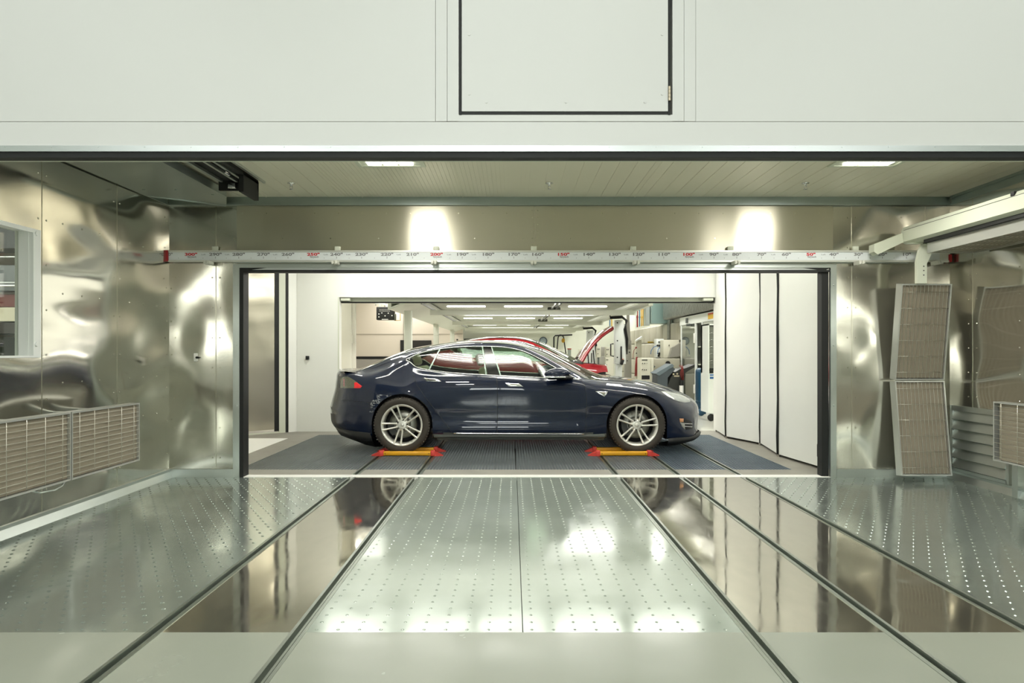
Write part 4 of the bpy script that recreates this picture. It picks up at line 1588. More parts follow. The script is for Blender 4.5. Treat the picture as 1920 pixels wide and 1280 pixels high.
patch([(1116.3, 733.2), (1139.8, 734), (1138, 738), (1133.2, 743.2), (1124, 738.5)], chrome, 'side_marker', 0.006, 2)
patch([(1122, 735.2), (1137.5, 735.6), (1132.6, 741)], mat('marker_mesh', '#8f8d80', 0.3, 0.8, noise=(300, 0.5)), 'side_marker_mesh', 0.008, 2)
# fog lamp and grille slots in the front bumper
patch([(1274, 784.5), (1288, 785.5), (1297, 790), (1298.5, 803), (1285, 805.5), (1278, 798)], blackp, 'bumper_intake', 0.003, 2)
patch([(1274, 784.3), (1281.8, 784.6), (1281.8, 791.3), (1275, 791.3)], mat('amber_lens', '#e0a070', 0.25, coat=1.0), 'indicator_lens', 0.006, 2)
patch([(1275, 791.8), (1284, 791.8), (1284.5, 805.5), (1279, 800)], mat('fog_lens', '#a5a6a0', 0.2, 0.3, coat=1.0), 'fog_lamp', 0.0055, 2)
for py in (793.8, 799.2):
    patch([(1283, py - 0.8), (1298, py + 0.2), (1298, py + 1.4), (1283, py + 0.6)], chrome, 'intake_bar', 0.008, 2)
# paint scrape on the rear bumper
sc = mat('paint_scrape', '#a9aeb0', 0.6)
rnd = random.Random(3)
m = MB()
for (cx, cy, w, h, n) in ((709, 745, 3.0, 3.5, 16), (704, 753, 8, 3.4, 40), (699, 761, 4, 5, 14), (698, 769, 5, 4, 9)):
    for k in range(n):
        a, b_ = cx + rnd.uniform(-w, w), cy + rnd.uniform(-h, h)
        ww, hh = rnd.uniform(0.6, 2.4), rnd.uniform(0.15, 0.55)
        q = []
        for (dx, dy) in ((-ww, 0), (0, -hh), (ww, -0.1), (ww * .4, hh), (-ww * .5, hh * .8)):
            p, nn = hit(a + dx, b_ + dy)
            if p is None or p.y > -0.75:
                q = None; break
            q.append(p + nn * 0.0012)
        if q:
            m.add(q, [(0, 1, 2, 3, 4)])
if m.v:
    cm_build(m, 'paint_scrape', sc)
# chrome sill strip and grey sill
m = MB()
lst = []
for i in range(40):
    x = w2c(851 + i * (1095 - 851) / 39, 812)[0]
    p, nn = side(x, w2c(0, 811.6 + 1.6 * i / 39)[1])
    lst.append(p + nn * 0.004)
m.tube(lst, 0.0085, 6)
cm_build(m, 'sill_strip', chrome)
m = MB(); m.rbox(w2c(813, 0)[0], w2c(1135, 0)[0], -0.945, -0.86, w2c(0, 820.5)[1], w2c(0, 814)[1], 0.012); m.rbox(w2c(813, 0)[0], w2c(1135, 0)[0], 0.86, 0.945, w2c(0, 820.5)[1], w2c(0, 814)[1], 0.012)
m.rbox(w2c(818, 0)[0], w2c(1134, 0)[0], -0.88, 0.88, w2c(0, 826)[1], w2c(0, 820)[1], 0.01)
cm_build(m, 'sill_cover', trimg)
# front lip
def lip(x0, prof, mt, name):
    m = MB()
    vs, fs = [], []
    for (x, w) in prof:
        vs += [(x, w, 0), (x, w, 1)]
    return m
m = MB()
plan = [(1.99, .90), (2.10, .90), (2.25, .80), (2.40, .66), (2.53, .42), (2.60, .2), (2.615, 0)]
plan = plan + [(x, -w) for x, w in plan[-2::-1]]
vs = []
zt2 = [.155, .158, .162, .168, .175, .178, .178]; zt2 = zt2 + zt2[-2::-1]
zb3 = [.075, .085, .10, .118, .135, .145, .145]; zb3 = zb3 + zb3[-2::-1]
for (x, w), a_, b_ in zip(plan, zt2, zb3):
    vs += [(x - 0.03, w * .97, a_ + .02), (x, w, a_), (x - 0.02, w * .985, b_), (x - 0.25, w * .8, b_)]
fs = []
for i in range(len(plan) - 1):
    for k in range(3):
        fs.append((4 * i + k, 4 * i + k + 1, 4 * i + 5 + k, 4 * i + 4 + k))
m.add(vs, fs, True)
cm_build(m, 'front_spoiler', blackp)
# rear diffuser
m = MB()
plan = [(-1.80, .895), (-1.93, .87), (-2.04, .83), (-2.18, .73), (-2.32, .54), (-2.41, .3), (-2.44, 0)]
plan = plan + [(x, -w) for x, w in plan[-2::-1]]
vs = []
zt2 = [.235, .24, .25, .26, .265, .27, .27]; zt2 = zt2 + zt2[-2::-1]
zb3 = [.06, .085, .12, .15, .165, .17, .17]; zb3 = zb3 + zb3[-2::-1]
for (x, w), a_, b_ in zip(plan, zt2, zb3):
    vs += [(x + 0.03, w * .97, a_ + .012), (x - .004, w * 1.004, a_), (x + 0.05, w * .96, b_), (x + 0.3, w * .8, b_)]
fs = []
for i in range(len(plan) - 1):
    for k in range(3):
        fs.append((4 * i + k, 4 * i + k + 1, 4 * i + 5 + k, 4 * i + 4 + k))
m.add(vs, fs, True)
cm_build(m, 'rear_diffuser', blackp)
# hatch edge chrome, spoiler
pc = [G[s, 2 * SUBR] for s in range(6 * SUBS, 11 * SUBS)]
pp = [Vector((x, -(w + .003), z - .02 + .003)) for x, w, z in pc]
for q in (pp, mirror(pp)):
    m = MB(); m.tube(q, 0.006, 6); cm_build(m, 'hatch_trim', chrome)
pc = [G[s, 2 * SUBR] for s in range(13 * SUBS, 20 * SUBS)]
pp = [Vector((x, -(w + .002), z - .02 + .002)) for x, w, z in pc]
for q in (pp, mirror(pp)):
    m = MB(); m.tube(q, 0.006, 6); cm_build(m, 'windscreen_trim', mat('pale_seal', '#9a9f92', 0.3, 0.6))
m = MB()
for sg in (-1, 1):
    pass
sp = [(-2.20, -.66), (-2.34, -.4), (-2.40, 0), (-2.34, .4), (-2.20, .66)]
vs, fs = [], []
for (x, y) in sp:
    d_ = .06 * abs(y) ** 2; vs += [(x + 0.16, y, 1.028 - d_), (x + 0.02, y * .98, 1.046 - d_), (x - 0.01, y * .98, 1.040 - d_), (x + 0.03, y * .98, 1.015 - d_)]
for i in range(4):
    for k in range(3):
        fs.append((4 * i + k, 4 * i + k + 1, 4 * i + 5 + k, 4 * i + 4 + k))
m.add(vs, fs, True)
cm_build(m, 'boot_spoiler', mat('boot_spoiler_black', '#141715', 0.1, coat=1.0))
# door mirror (near and far)
for sg in (-1, 1):
    c = w2c(1046, 700, 1.03)
    m = MB()
    b = bmesh.new(); bmesh.ops.create_uvsphere(b, u_segments=24, v_segments=14, radius=1)
    for v in b.verts:
        x, y, z = v.co
        fx = 1.0 if x < 0 else 1.0
        zz = z * 0.072 if z > 0 else z * 0.055
        v.co = Vector((c[0] - 0.005 + x * 0.165 + 0.02 * z, sg * (1.035 + y * 0.085), c[1] + zz * (1 - 0.25 * max(0, x))))
    m.bm(b)
    mr_ = cm_build(m, 'door_mirror', navy)
    m = MB()
    zz = w2c(0, 706, 1.03)[1]
    m.rbox(w2c(1023, 0, 1.03)[0], w2c(1060, 0, 1.03)[0], sg * 1.05 - 0.085, sg * 1.05 + 0.075, zz - 0.012, zz + 0.008, 0.006)
    cm_build(m, 'mirror_trim', chrome, mr_)
    m = MB()
    m.rbox(w2c(1045, 0, 1.03)[0], w2c(1076, 0, 1.0)[0], sg * 0.94 - 0.05, sg * 0.94 + 0.06, zz - 0.03, zz - 0.002, 0.01)
    m.rbox(w2c(1027, 0, 1.03)[0], w2c(1062, 0, 1.03)[0], sg * 1.04 - 0.06, sg * 1.04 + 0.06, zz - 0.035, zz - 0.012, 0.012)
    cm_build(m, 'mirror_arm', blackp, mr_)
# interior
seatm = mat('beige_leather', '#b3ab8d', 0.55)
m = MB(); m.rbox(-1.6, 1.2, -.80, .80, .22, .30, .02); cm_build(m, 'cabin_floor', blackp)
def seat(x, y, w, back=True):
    m = MB(); m.rbox(x, x + .50, y - w, y + w, .40, .56, .05, 3)
    m.M = Matrix.Translation((x - .02, 0, .52)) @ Matrix.Rotation(math.radians(-18), 4, 'Y')
    m.rbox(-.06, .06, y - w, y + w, 0, .58, .05, 3)
    m.rbox(-.05, .05, y - .12, y + .12, .60, .76, .04, 3)
    m.M = None
    cm_build(m, 'seat', seatm)
seat(-.20, -.38, .25); seat(-.20, .38, .25); seat(-1.10, 0, .62)
m = MB(); m.rbox(.62, 1.05, -.74, .74, .62, .86, .05, 3); m.rbox(.55, .68, -.2, .1, .55, .82, .02); cm_build(m, 'dashboard', mat('dash_dark', '#22241f', 0.6))
m = MB()
m.M = Matrix.Translation((.48, .37, .83)) @ Matrix.Rotation(math.radians(62), 4, 'Y')
pts = [(0.18 * math.cos(q * PI / 14), 0.18 * math.sin(q * PI / 14), 0) for q in range(28)]
m.tube(pts, 0.015, 8, closed=True); m.cyl((0, 0, 0), (0, 0, -.2), .03); m.box(-.17, .17, -.012, .012, -.01, .01)
m.M = None
cm_build(m, 'steering_wheel', blackp)


# ---- wheels
tyre_m = mat('tyre_rubber', '#39342d', 0.75, noise=(12, 0.15))
rimm = mat('wheel_silver', '#e4e3da', 0.3, 0.5)
discm = mat('brake_disc', '#9a9a92', 0.4, 0.9, noise=(20, 0.2))


def wheel(name, ang, paint=rimm):
    """outer face towards -y, axle at origin"""
    base = Vector((0, 0, 0))
    m = MB()
    wR = 0.262
    m.lathe([(wR - .012, -.102), (wR, -.112), (wR + .003, -.105), (wR - .004, -.09), (wR - .018, -.07), (wR - .024, .0), (wR - .02, .11), (wR - .03, .11), (wR - .034, 0), (wR - .030, -.06), (wR - .020, -.098), (wR - .012, -.102)], (0, 0, 0), 64)
    # hub
    m.lathe([(.001, -.075), (.03, -.078), (.055, -.074), (.078, -.066), (.082, -.05), (.06, -.03), (.001, -.03)], (0, 0, 0), 40)
    for k in range(5):
        a0 = math.radians(ang + 72 * k)
        for s in (-1, 1):
            # spoke from hub to rim
            secs = []
            for u in np.linspace(0, 1, 7):
                r = .055 + (wR - .012 - .055) * u
                th = a0 + s * math.radians(9.3) * (1.0 if True else 1)
                lat = s * (.021 + .0215 * u)
                cx = r * math.cos(a0) - lat * math.sin(a0)
                cz = r * math.sin(a0) + lat * math.cos(a0)
                hw = .0118 - .002 * math.sin(PI * u) + .002 * u
                dep = -.078 + .002 * math.sin(PI * u) - .026 * u ** 1.5
                n = Vector((-math.sin(a0), 0, math.cos(a0)))
                c = Vector((cx, dep, cz))
                secs.append([c - n * hw + Vector((0, .004, 0)), c - n * hw * .6 - Vector((0, .003, 0)), c + n * hw * .6 - Vector((0, .003, 0)), c + n * hw + Vector((0, .004, 0)), c + n * hw * .8 + Vector((0, .035, 0)), c - n * hw * .8 + Vector((0, .035, 0))])
            vs = [p for q in secs for p in q]
            fs = []
            for i in range(6):
                for j in range(6):
                    fs.append((6 * i + j, 6 * i + (j + 1) % 6, 6 * i + 6 + (j + 1) % 6, 6 * i + 6 + j))
            m.add(vs, fs, True)
    w = m.build(name, paint, None)
    ORG[w.name] = base
    m = MB()
    m.lathe([(wR - .005, -.100), (wR + .004, -.112), (wR + .02, -.122), (.315, -.125), (.335, -.118), (.345, -.106), (WR, -.09), (WR, .09), (.345, .108), (.315, .12), (wR, .11), (wR - .01, .1)], (0, 0, 0), 72)
    for k in range(60):
        a = 2 * PI * k / 60
        m.M = Matrix.Rotation(-a, 4, 'Y')
        m.box(-.010, .010, -.113, -.085, .338, WR + .002)
        m.box(-.006, .010, -.08, .08, WR - .002, WR + .001)
    m.M = None
    m.build('tyre', tyre_m, w)
    m = MB()
    m.lathe([(.10, .01), (.177, .01), (.178, .03), (.10, .03)], (0, 0, 0), 48)
    m.lathe([(.001, -.02), (.095, -.018), (.10, .03), (.001, .03)], (0, 0, 0), 40)
    m.build('brake_disc', discm, w)
    m = MB(); m.lathe([(.0, .04), (.225, .04), (.235, .10), (.0, .10)], (0, 0, 0), 40); m.build('dust_shield', mat('dust_shield', '#17181a', 0.7), w)
    m = MB()
    aa = math.radians(200)
    for q in range(7):
        t_ = aa + math.radians(-24 + 8 * q)
        m.M = Matrix.Rotation(-t_, 4, 'Y')
        m.box(.115, .19, -.02, .045, -.014, .014)
    m.M = None
    m.build('brake_caliper', mat('caliper_grey', '#4b4c4a', 0.5, 0.5), w)
    for k in range(5):
        a = math.radians(ang + 36 + 72 * k)
        c = (.0615 * math.cos(a), 0, .0615 * math.sin(a))
        m = MB()
        m.lathe([(.0155, -.068), (.0155, -.074), (.0105, -.074), (.0105, -.064)], c, 16)
        m.lathe([(.001, -.088), (.007, -.087), (.009, -.084), (.009, -.066)], c, 6)
        m.build('wheel_nut', mat('nut_dark', '#54544e', 0.3, 0.9), w)
    m = MB(); m.lathe([(.001, -.083), (.018, -.082), (.026, -.078), (.027, -.07)], (0, 0, 0), 24); m.build('centre_cap', rimm, w)
    return w


def put(w, parent, x, y, z, flip=False):
    w.parent = parent
    w.location = (x, y, z)
    if flip:
        w.rotation_euler = (0, 0, PI)
w1 = wheel('wheel', 41); w2 = wheel('wheel', 82)
put(w1, blue, WXR, -.862, WZ); put(w2, blue, WXF, -.862, WZ)
c = copy_tree(w1); put(c, blue, WXR, .862, WZ, True)
c = copy_tree(w2); put(c, blue, WXF, .862, WZ, True)

# ---- red car behind, bonnet up, slightly raised on a lift
RO = (0.18, 13.95, 0.17)
red, ro = car(RO, redp, 'dark red car with its bonnet raised, standing behind the blue car in the workshop', ('front_bumper', 'wheel_housing_front', 'wheel_housing_far_front'))
for k in ('bonnet',):
    o = ro[k]
    piv = Vector((1.12, 0, .93))
    mm = o.data
    for v in mm.vertices:
        v.co = v.co - piv
        v.co.x *= .74
    o.location = piv
    sd = o.modifiers.new('thick', 'SOLIDIFY'); sd.thickness = 0.05; sd.offset = -1
    o.rotation_euler = (0, math.radians(-61), 0)
m = MB()
pp = [Vector((x, -(w + .004), z - .02)) for x, w, z in [G[s, 3 * SUBR] for s in range(DLO0 * SUBS, DLO1 * SUBS + 1)]] + [Vector((x, -(w + .004), z - .02)) for x, w, z in [G[s, 4 * SUBR] for s in range(DLO1 * SUBS, DLO0 * SUBS - 1, -1)]]
m.tube(pp, 0.0075, 6, closed=True)
cm_build(m, 'window_trim', chrome, red, RO)
m = MB(); m.rbox(-1.6, 1.2, -.80, .80, .22, .95, .05); cm_build(m, 'cabin', mat('dash_dark'), red, RO)
m = MB(); m.rbox(1.25, 1.66, -.6, .6, .5, .80, .05); cm_build(m, 'front_storage_tub', blackp, red, RO)
for (x, s) in ((WXR, -1), (WXF, -1), (WXR, 1), (WXF, 1)):
    c = copy_tree(w1); put(c, red, x, s * .862, WZ, s > 0)
for s in (-1, 1):
    m = MB(); m.cyl((1.45, s * .52, .80), (1.42, s * .50, 1.16), .012, 8); cm_build(m, 'bonnet_strut', blackp, red, RO)
t = thing('car_lift', (RO[0], RO[1], 0), 'low workshop lift carrying the red car', 'lift')
m = MB()
for s in (-1, 1):
    m.box(RO[0] - 2.2, RO[0] + 2.2, RO[1] + s * .86 - .22, RO[1] + s * .86 + .22, .08, .168)
m.build('runway', trimg, t)
m = MB()
for s in (-1, 1):
    for x in (-1.6, 1.6):
        m.box(RO[0] + x - .1, RO[0] + x + .1, RO[1] + s * .86 - .1, RO[1] + s * .86 + .1, 0, .08)
m.build('foot', trimg, t)

# ---- yellow skates under the near wheels
ym = mat('yellow_paint', '#e3a51c', 0.38, noise=(20, 0.08))
rdm = mat('red_rubber', '#d5453c', 0.45)
def skate(xc, label):
    Y0 = CARY - 1.09
    t = thing('wheel_skate', (xc, Y0 + .17, 0), label, 'wheel skate', 'wheel skates under the blue car')
    hw = .300
    m = MB()
    m.rbox(xc - hw, xc + hw, Y0 - .028, Y0 + .028, .006, .058, .012)
    m.build('front_bar', ym, t)
    m = MB(); m.rbox(xc - hw, xc + hw, Y0 + .33, Y0 + .385, .006, .058, .012); m.build('rear_bar', ym, t)
    m = MB(); m.box(xc - hw + .02, xc + hw - .02, Y0 + .02, Y0 + .34, .004, .019)
    m.build('deck', ym, t)
    for yy in (Y0, Y0 + .357):
        for s in (-1, 1):
            m = MB()
            a = xc + s * hw
            m.rbox(min(a - s * .008, a + s * .045), max(a - s * .008, a + s * .045), yy - .036, yy + .036, 0, .070, .008)
            vs = [(a + s * .045, yy - .032, 0), (a + s * .045, yy + .032, 0), (a + s * .045, yy + .032, .056), (a + s * .045, yy - .032, .056), (a + s * .145, yy - .008, .002), (a + s * .145, yy + .008, .002), (a + s * .145, yy + .008, .014), (a + s * .145, yy - .008, .014)]
            m.add(vs, [(0, 1, 5, 4), (1, 2, 6, 5), (2, 3, 7, 6), (3, 0, 4, 7), (4, 5, 6, 7), (0, 3, 2, 1)])
            m.build('end_cap', rdm, t)
    m = MB()
    for s in (-1, 1):
        m.cyl((xc + s * (hw - .03), Y0 - .030, .032), (xc + s * (hw - .03), Y0 - .026, .032), .006, 8)
    m.build('screw', black_r, t)
skate(X(763.8, CARY - 1.09), 'yellow wheel skate with red pointed ends under the rear wheel of the blue car')
skate(X(1169, CARY - 1.09), 'yellow wheel skate with red pointed ends under the front wheel of the blue car')

# ================================================================== workshop
m = MB(); m.box(-9, 9, PB + 0.15, 29, -0.1, 0)
struct('floor_workshop', m, dirtwhite)
m = MB(); m.box(-9, 9, PB + 0.16, 29, 3.8, 3.9)
struct('ceiling_workshop', m, green_lit_w)
FY = 28.0
m = MB(); m.box(-2.0, 9, FY, FY + .1, 0, 3.8)
for px in (1085 - 0,):
    m.box(X(968, FY), X(968.8, FY), FY - .01, FY, 0, 3.6); m.box(X(1084, FY), X(1085, FY), FY - .01, FY, 0, 3.6)
struct('wall_workshop_back', m, green_lit_w)
LY = 26.0
m = MB(); m.box(-9, X(868, LY), LY, LY + .1, 0, 3.8)
struct('wall_workshop_back_left', m, warm_w)
m = MB()
m.box(-9, X(868, LY), LY - .02, LY, Z(626.6, LY), Z(625.6, LY))
struct('trim_14', m, mat('grey_joint', '#a9a196', 0.6))
m = MB(); m.box(-9, X(745, LY), LY - .02, LY, Z(673, LY), Z(668, LY))
struct('trim_15', m, dark)
m = MB(); m.box(-9, X(868, LY), LY - .015, LY, 0, Z(673.2, LY))
struct('trim_16', m, mat('grey_wainscot', '#a19d97', 0.6))
m = MB(); m.box(-9.1, -9, PB + .15, 29, 0, 3.8); struct('wall_workshop_left', m, warm_w)
m = MB(); m.box(X(751, LY), X(758, LY), LY - .06, LY - .01, Z(662, LY), Z(637.5, LY)); m.cyl((X(755.5, LY), LY - .08, Z(652, LY)), (X(755.5, LY), LY - .06, Z(652, LY)), .02, 8)
solid('wall_box', m, black_r, 'narrow black box on the far cream wall, left of the white post', 'box')
m = MB(); m.box(X(770, LY), X(809, LY), LY - .06, LY - .01, Z(668, LY), Z(638, LY))
solid('noticeboard', m, mat('board_brown_black', '#1d1b16', 0.5), 'wide black board on the far cream wall between two white posts', 'board')
m = MB(); m.box(X(870, FY), X(900, FY), FY - .06, FY - .01, Z(670, FY), Z(635, FY))
solid('noticeboard', m, dark, 'dark board low on the far wall behind the blue car roof', 'board')
m = MB(); m.box(X(856, LY), X(859, LY), LY - .05, LY - .01, Z(638, LY), Z(635.5, LY))
solid('wall_box', m, black_r, 'tiny black box on the far wall left of the rearmost post', 'box')
# right wall with padded blocks
RWX = 4.4
m = MB(); m.box(RWX + .02, RWX + .2, 12.6, FY, 0, 3.8); m.box(3.7, 4.6, 11.25, 11.4, 0, 3.8); m.box(RWX + 0.02, RWX + .2, 11.3, 12.6, 0, 3.8)
struct('wall_workshop_right', m, green_lit_w)
pad = mat('padded_foil', '#bdb9aa', 0.45, 0.25, noise=(3, 0.08), bump=(7, 0.4, 0.03))
m = MB()
y = 16.9
while y < 27.5:
    for j in range(4):
        m.rbox(RWX - .08, RWX + .02, y + .01, y + .88, .02 + j * .52, .52 + j * .52, .04, 3)
    y += .9
struct('wall_padding', m, pad)

# canopy of the workshop bay
cst = mat('canopy_white', '#d6d9cb', 0.4)
PX, PW = -2.1, .14
for i, (Y, l) in enumerate(((12.7, 'nearest white canopy post, above the rear window of the blue car'), (18.9, 'second white canopy post from the left, behind the blue car roof'),
                            (24.0, 'third white canopy post, far back above the roof'), (27.0, 'rearmost thin white canopy post'))):
    PX_ = PX if i else -1.93
    m = MB(); m.rbox(PX_ - PW / 2, PX_ + PW / 2, Y - PW / 2, Y + PW / 2, 0, 2.06, .008)
    solid('canopy_post', m, cst, l, 'post', 'white canopy posts')
m = MB(); m.rbox(X(639, 12.0), X(659, 12.0), 12.0, 12.2, 0, 3.7, .01); m.box(X(659, 12.0), X(665, 12.0), 12.03, 12.12, 0, 3.7)
for zz in (2.0, 1.9, 1.85):
    m.box(X(659, 12.0), X(666, 12.0), 12.02, 12.03, zz - .004, zz + .004)
m.box(X(659, 12), X(661, 12), 11.99, 12.03, Z(643, 12), Z(627, 12))
solid('corner_column', m, mat('column_cream', '#dcd9cc', 0.45), 'broad cream column just inside the rear opening, left of the blue car tail', 'column')
t = thing('bay_canopy', (.4, 20, 2.06), 'low white steel canopy with cross beams over the workshop bay', 'canopy')
m = MB()
m.box(PX - .1, 2.5, 12.2, 27.6, 2.30, 2.34)
m.build('roof_panel', mat('canopy_ceiling', '#b9bcae', 0.6), t)
for Y in (13.8, 18.9, 24.0, 27.0):
    m = MB(); m.box(-1.65, 2.52, Y - .05, Y + .05, 2.04, 2.13); m.box(-1.65, 2.52, Y - .08, Y + .08, 2.13, 2.14); m.build('cross_beam', cst, t)
for Y in (16.3, 21.4, 25.5):
    m = MB(); m.box(-1.65, 2.52, Y - .04, Y + .04, 2.16, 2.24); m.build('cross_beam', cst, t)
m = MB(); m.box(PX - .12, PX - .06, 12.2, 27.6, 2.06, 2.34)
m.prism([(PX - .06, 2.06), (PX - .06, 2.10), (-1.66, 2.28), (-1.66, 2.24)], 12.2, 27.6, 'Y')
m.build('left_side_beam', cst, t)
m = MB(); m.box(2.44, 2.52, 12.2, 27.6, 2.12, 2.34); m.box(2.18, 2.26, 12.2, 27.6, 2.14, 2.19); m.build('right_side_beam', cst, t)
rail_g = mat('dark_grey_rail', '#5a5c54', 0.4, 0.6)
for k, (xx) in enumerate((.80, .88, -1.62)):
    m = MB(); m.box(xx - .012, xx + .012, 12.2, 25.5, 2.15, 2.19); m.build('crane_rail', rail_g, t)
for Y in (13.9, 18.9):
    m = MB(); m.rbox(.72, .98, Y - .12, Y + .12, 2.13, 2.20, .02); m.cyl((.8, Y, 2.1), (.9, Y, 2.1), .04, 10); m.build('trolley', rail_g, t)
# strip lights under the canopy
k = 0
for Y in (14.9, 17.6, 20.1, 22.6, 25.0):
    for xc in (-1.0, .25, 1.65):
        m = MB(); m.rbox(xc - .42, xc + .42, Y - .03, Y + .03, 2.272, 2.298, .006, 1)
        solid('strip_light', m, lampw2, 'slim strip light under the bay canopy, ' + ['front', 'second', 'third', 'fourth', 'rear'][k] + ' row, ' + {-1.0: 'left', .25: 'middle', 1.65: 'right'}[xc], 'lamp', 'strip lights under the bay canopy')
    k += 1
# clock
cx, cz = X(1018.5, FY), Z(639, FY)
t = thing('wall_clock', (cx, FY - .03, cz), 'round wall clock with a dark blue rim on the far wall', 'clock')
m = MB(); m.lathe([(.155, 0), (.165, -.02), (.15, -.03), (.140, -.02), (.140, 0)], (cx, FY - .01, cz), 32); m.build('rim', mat('clock_blue', '#27374f', 0.4), t)
m = MB(); m.lathe([(.001, -.006), (.142, -.006), (.142, 0), (.001, 0)], (cx, FY - .01, cz), 32); m.build('face', mat('clock_face', '#a7b6bc', 0.5), t)
m = MB(); m.box(cx - .006, cx + .006, FY - .022, FY - .018, cz, cz + .11); m.box(cx, cx + .08, FY - .022, FY - .018, cz - .006, cz + .006); m.build('hand', ink, t)
# heater box on the left with orange pipe
hY = 21.0
t = thing('wall_heater_unit', (X(722, hY), hY, Z(600, hY)), 'black box unit with pale dots hanging high at the left of the workshop', 'box')
m = MB(); m.rbox(X(705.5, hY), X(738, hY), hY, hY + .3, Z(599.5, hY), Z(575, hY), .02); m.build('casing', black_r, t)
m = MB()
for j in range(2):
    for i in range(9):
        xx = X(712 + i * 2.3, hY); m.box(xx - .007, xx + .007, hY - .006, hY + .001, Z(580.5 + j * 2.6, hY) - .007, Z(580.5 + j * 2.6, hY) + .007)
for (a, b) in ((710.5, 588.5), (710.5, 594), (735, 591.5), (716, 586.5), (728, 587), (722, 592)):
    m.rbox(X(a - 1, hY), X(a + 1, hY), hY - .01, hY + .001, Z(b + .9, hY), Z(b - .9, hY), .004)
m.box(X(716, hY), X(728, hY), hY - .006, hY + .001, Z(599, hY), Z(598, hY))
m.build('indicator', white_tr, t)
m = MB(); m.tube([(X(703, hY), hY + .1, Z(572, hY)), (X(703, hY), hY + .1, Z(568, hY)), (X(720, hY), hY + .1, Z(570, hY)), (X(720, hY), hY + .1, Z(574, hY))], .03, 6); m.box(X(712, hY) - .02, X(712, hY) + .02, hY + .08, hY + .12, Z(575, hY), 3.8); m.build('hanger', cst, t)
m = MB(); m.rbox(X(738.5, hY), X(742, hY), hY, hY + .1, Z(600.5, hY), Z(588, hY), .01); m.build('side_box', rail_g, t)
m = MB(); m.tube([(X(739, hY), hY + .05, Z(600.5, hY)), (X(750, hY), hY + .05, Z(600.5, hY)), (X(750, hY), hY + .05, Z(580, hY))], .012, 6)
m.build('pipe', mat('orange_pipe', '#c99a3a', 0.5), t)
m = MB(); m.box(X(756.4, LY), X(757, LY), LY - .05, LY - .03, 1.6, 3.4)
solid('wall_conduit', m, rail_g, 'thin dark conduit running up the far cream wall', 'pipe')
m = MB(); m.rbox(X(636, 20), X(643, 20), 20, 20.1, Z(601.5, 20), Z(582, 20), .01)
solid('wall_speaker', m, mat('speaker_grey', '#8a8780', 0.6), 'small grey box unit at the left edge of the rear opening', 'box')
# black hose gantry with yellow hook
sY = 20.0
t = thing('hose_stand', (X(1050, sY), sY, 0), 'black tube stand with a yellow reel hanging from it, right of the clock', 'stand')
def P(px, py): return tuple(at(px, py, sY))
m = MB(); m.tube([(X(1038.5, sY), sY, 0), P(1038.5, 657), P(1038.5, 632), P(1041, 629), P(1073, 627.5)], .022, 8); m.build('frame', blackp, t)
m = MB(); m.tube([(X(1043, sY), sY, 0.3), P(1044, 658), P(1046.5, 632), P(1050, 627.5), P(1054, 628), P(1057, 633), P(1058.5, 645), P(1061, 662), (X(1062, sY), sY, 0.2)], .018, 8); m.build('hose', blackp, t)
m = MB()
b = bmesh.new(); bmesh.ops.create_icosphere(b, subdivisions=2, radius=.055)
for v in b.verts: v.co = Vector((v.co.x, v.co.y * .7, v.co.z * 1.3)) + at(1056, 638, sY)
m.bm(b)
m.build('reel', mat('reel_yellow', '#c99a1e', 0.4), t)
t = thing('parts_jar', tuple(at(1064, 664, 20)), 'clear jar with a red lid behind the red car windscreen', 'jar')
m = MB(); m.cyl((X(1067.5, 20), 20, 1.0), (X(1067.5, 20), 20, Z(655, 20)), .05, 14); m.build('glass_body', mat('jar_glass', '#b9c4bc', 0.1), t)
m = MB(); m.cyl((X(1067.5, 20), 20, Z(655, 20)), (X(1067.5, 20), 20, Z(653, 20)), .06, 14); m.build('lid', mat('jar_lid', '#d5584a', 0.4), t)
m = MB(); m.rbox(X(1064.5, 20), X(1090, 20), 19.9, 20.3, 0, 1.0, .02)
solid('tool_trolley', m, trimg, 'grey tool trolley behind the red car, under the jar', 'trolley')

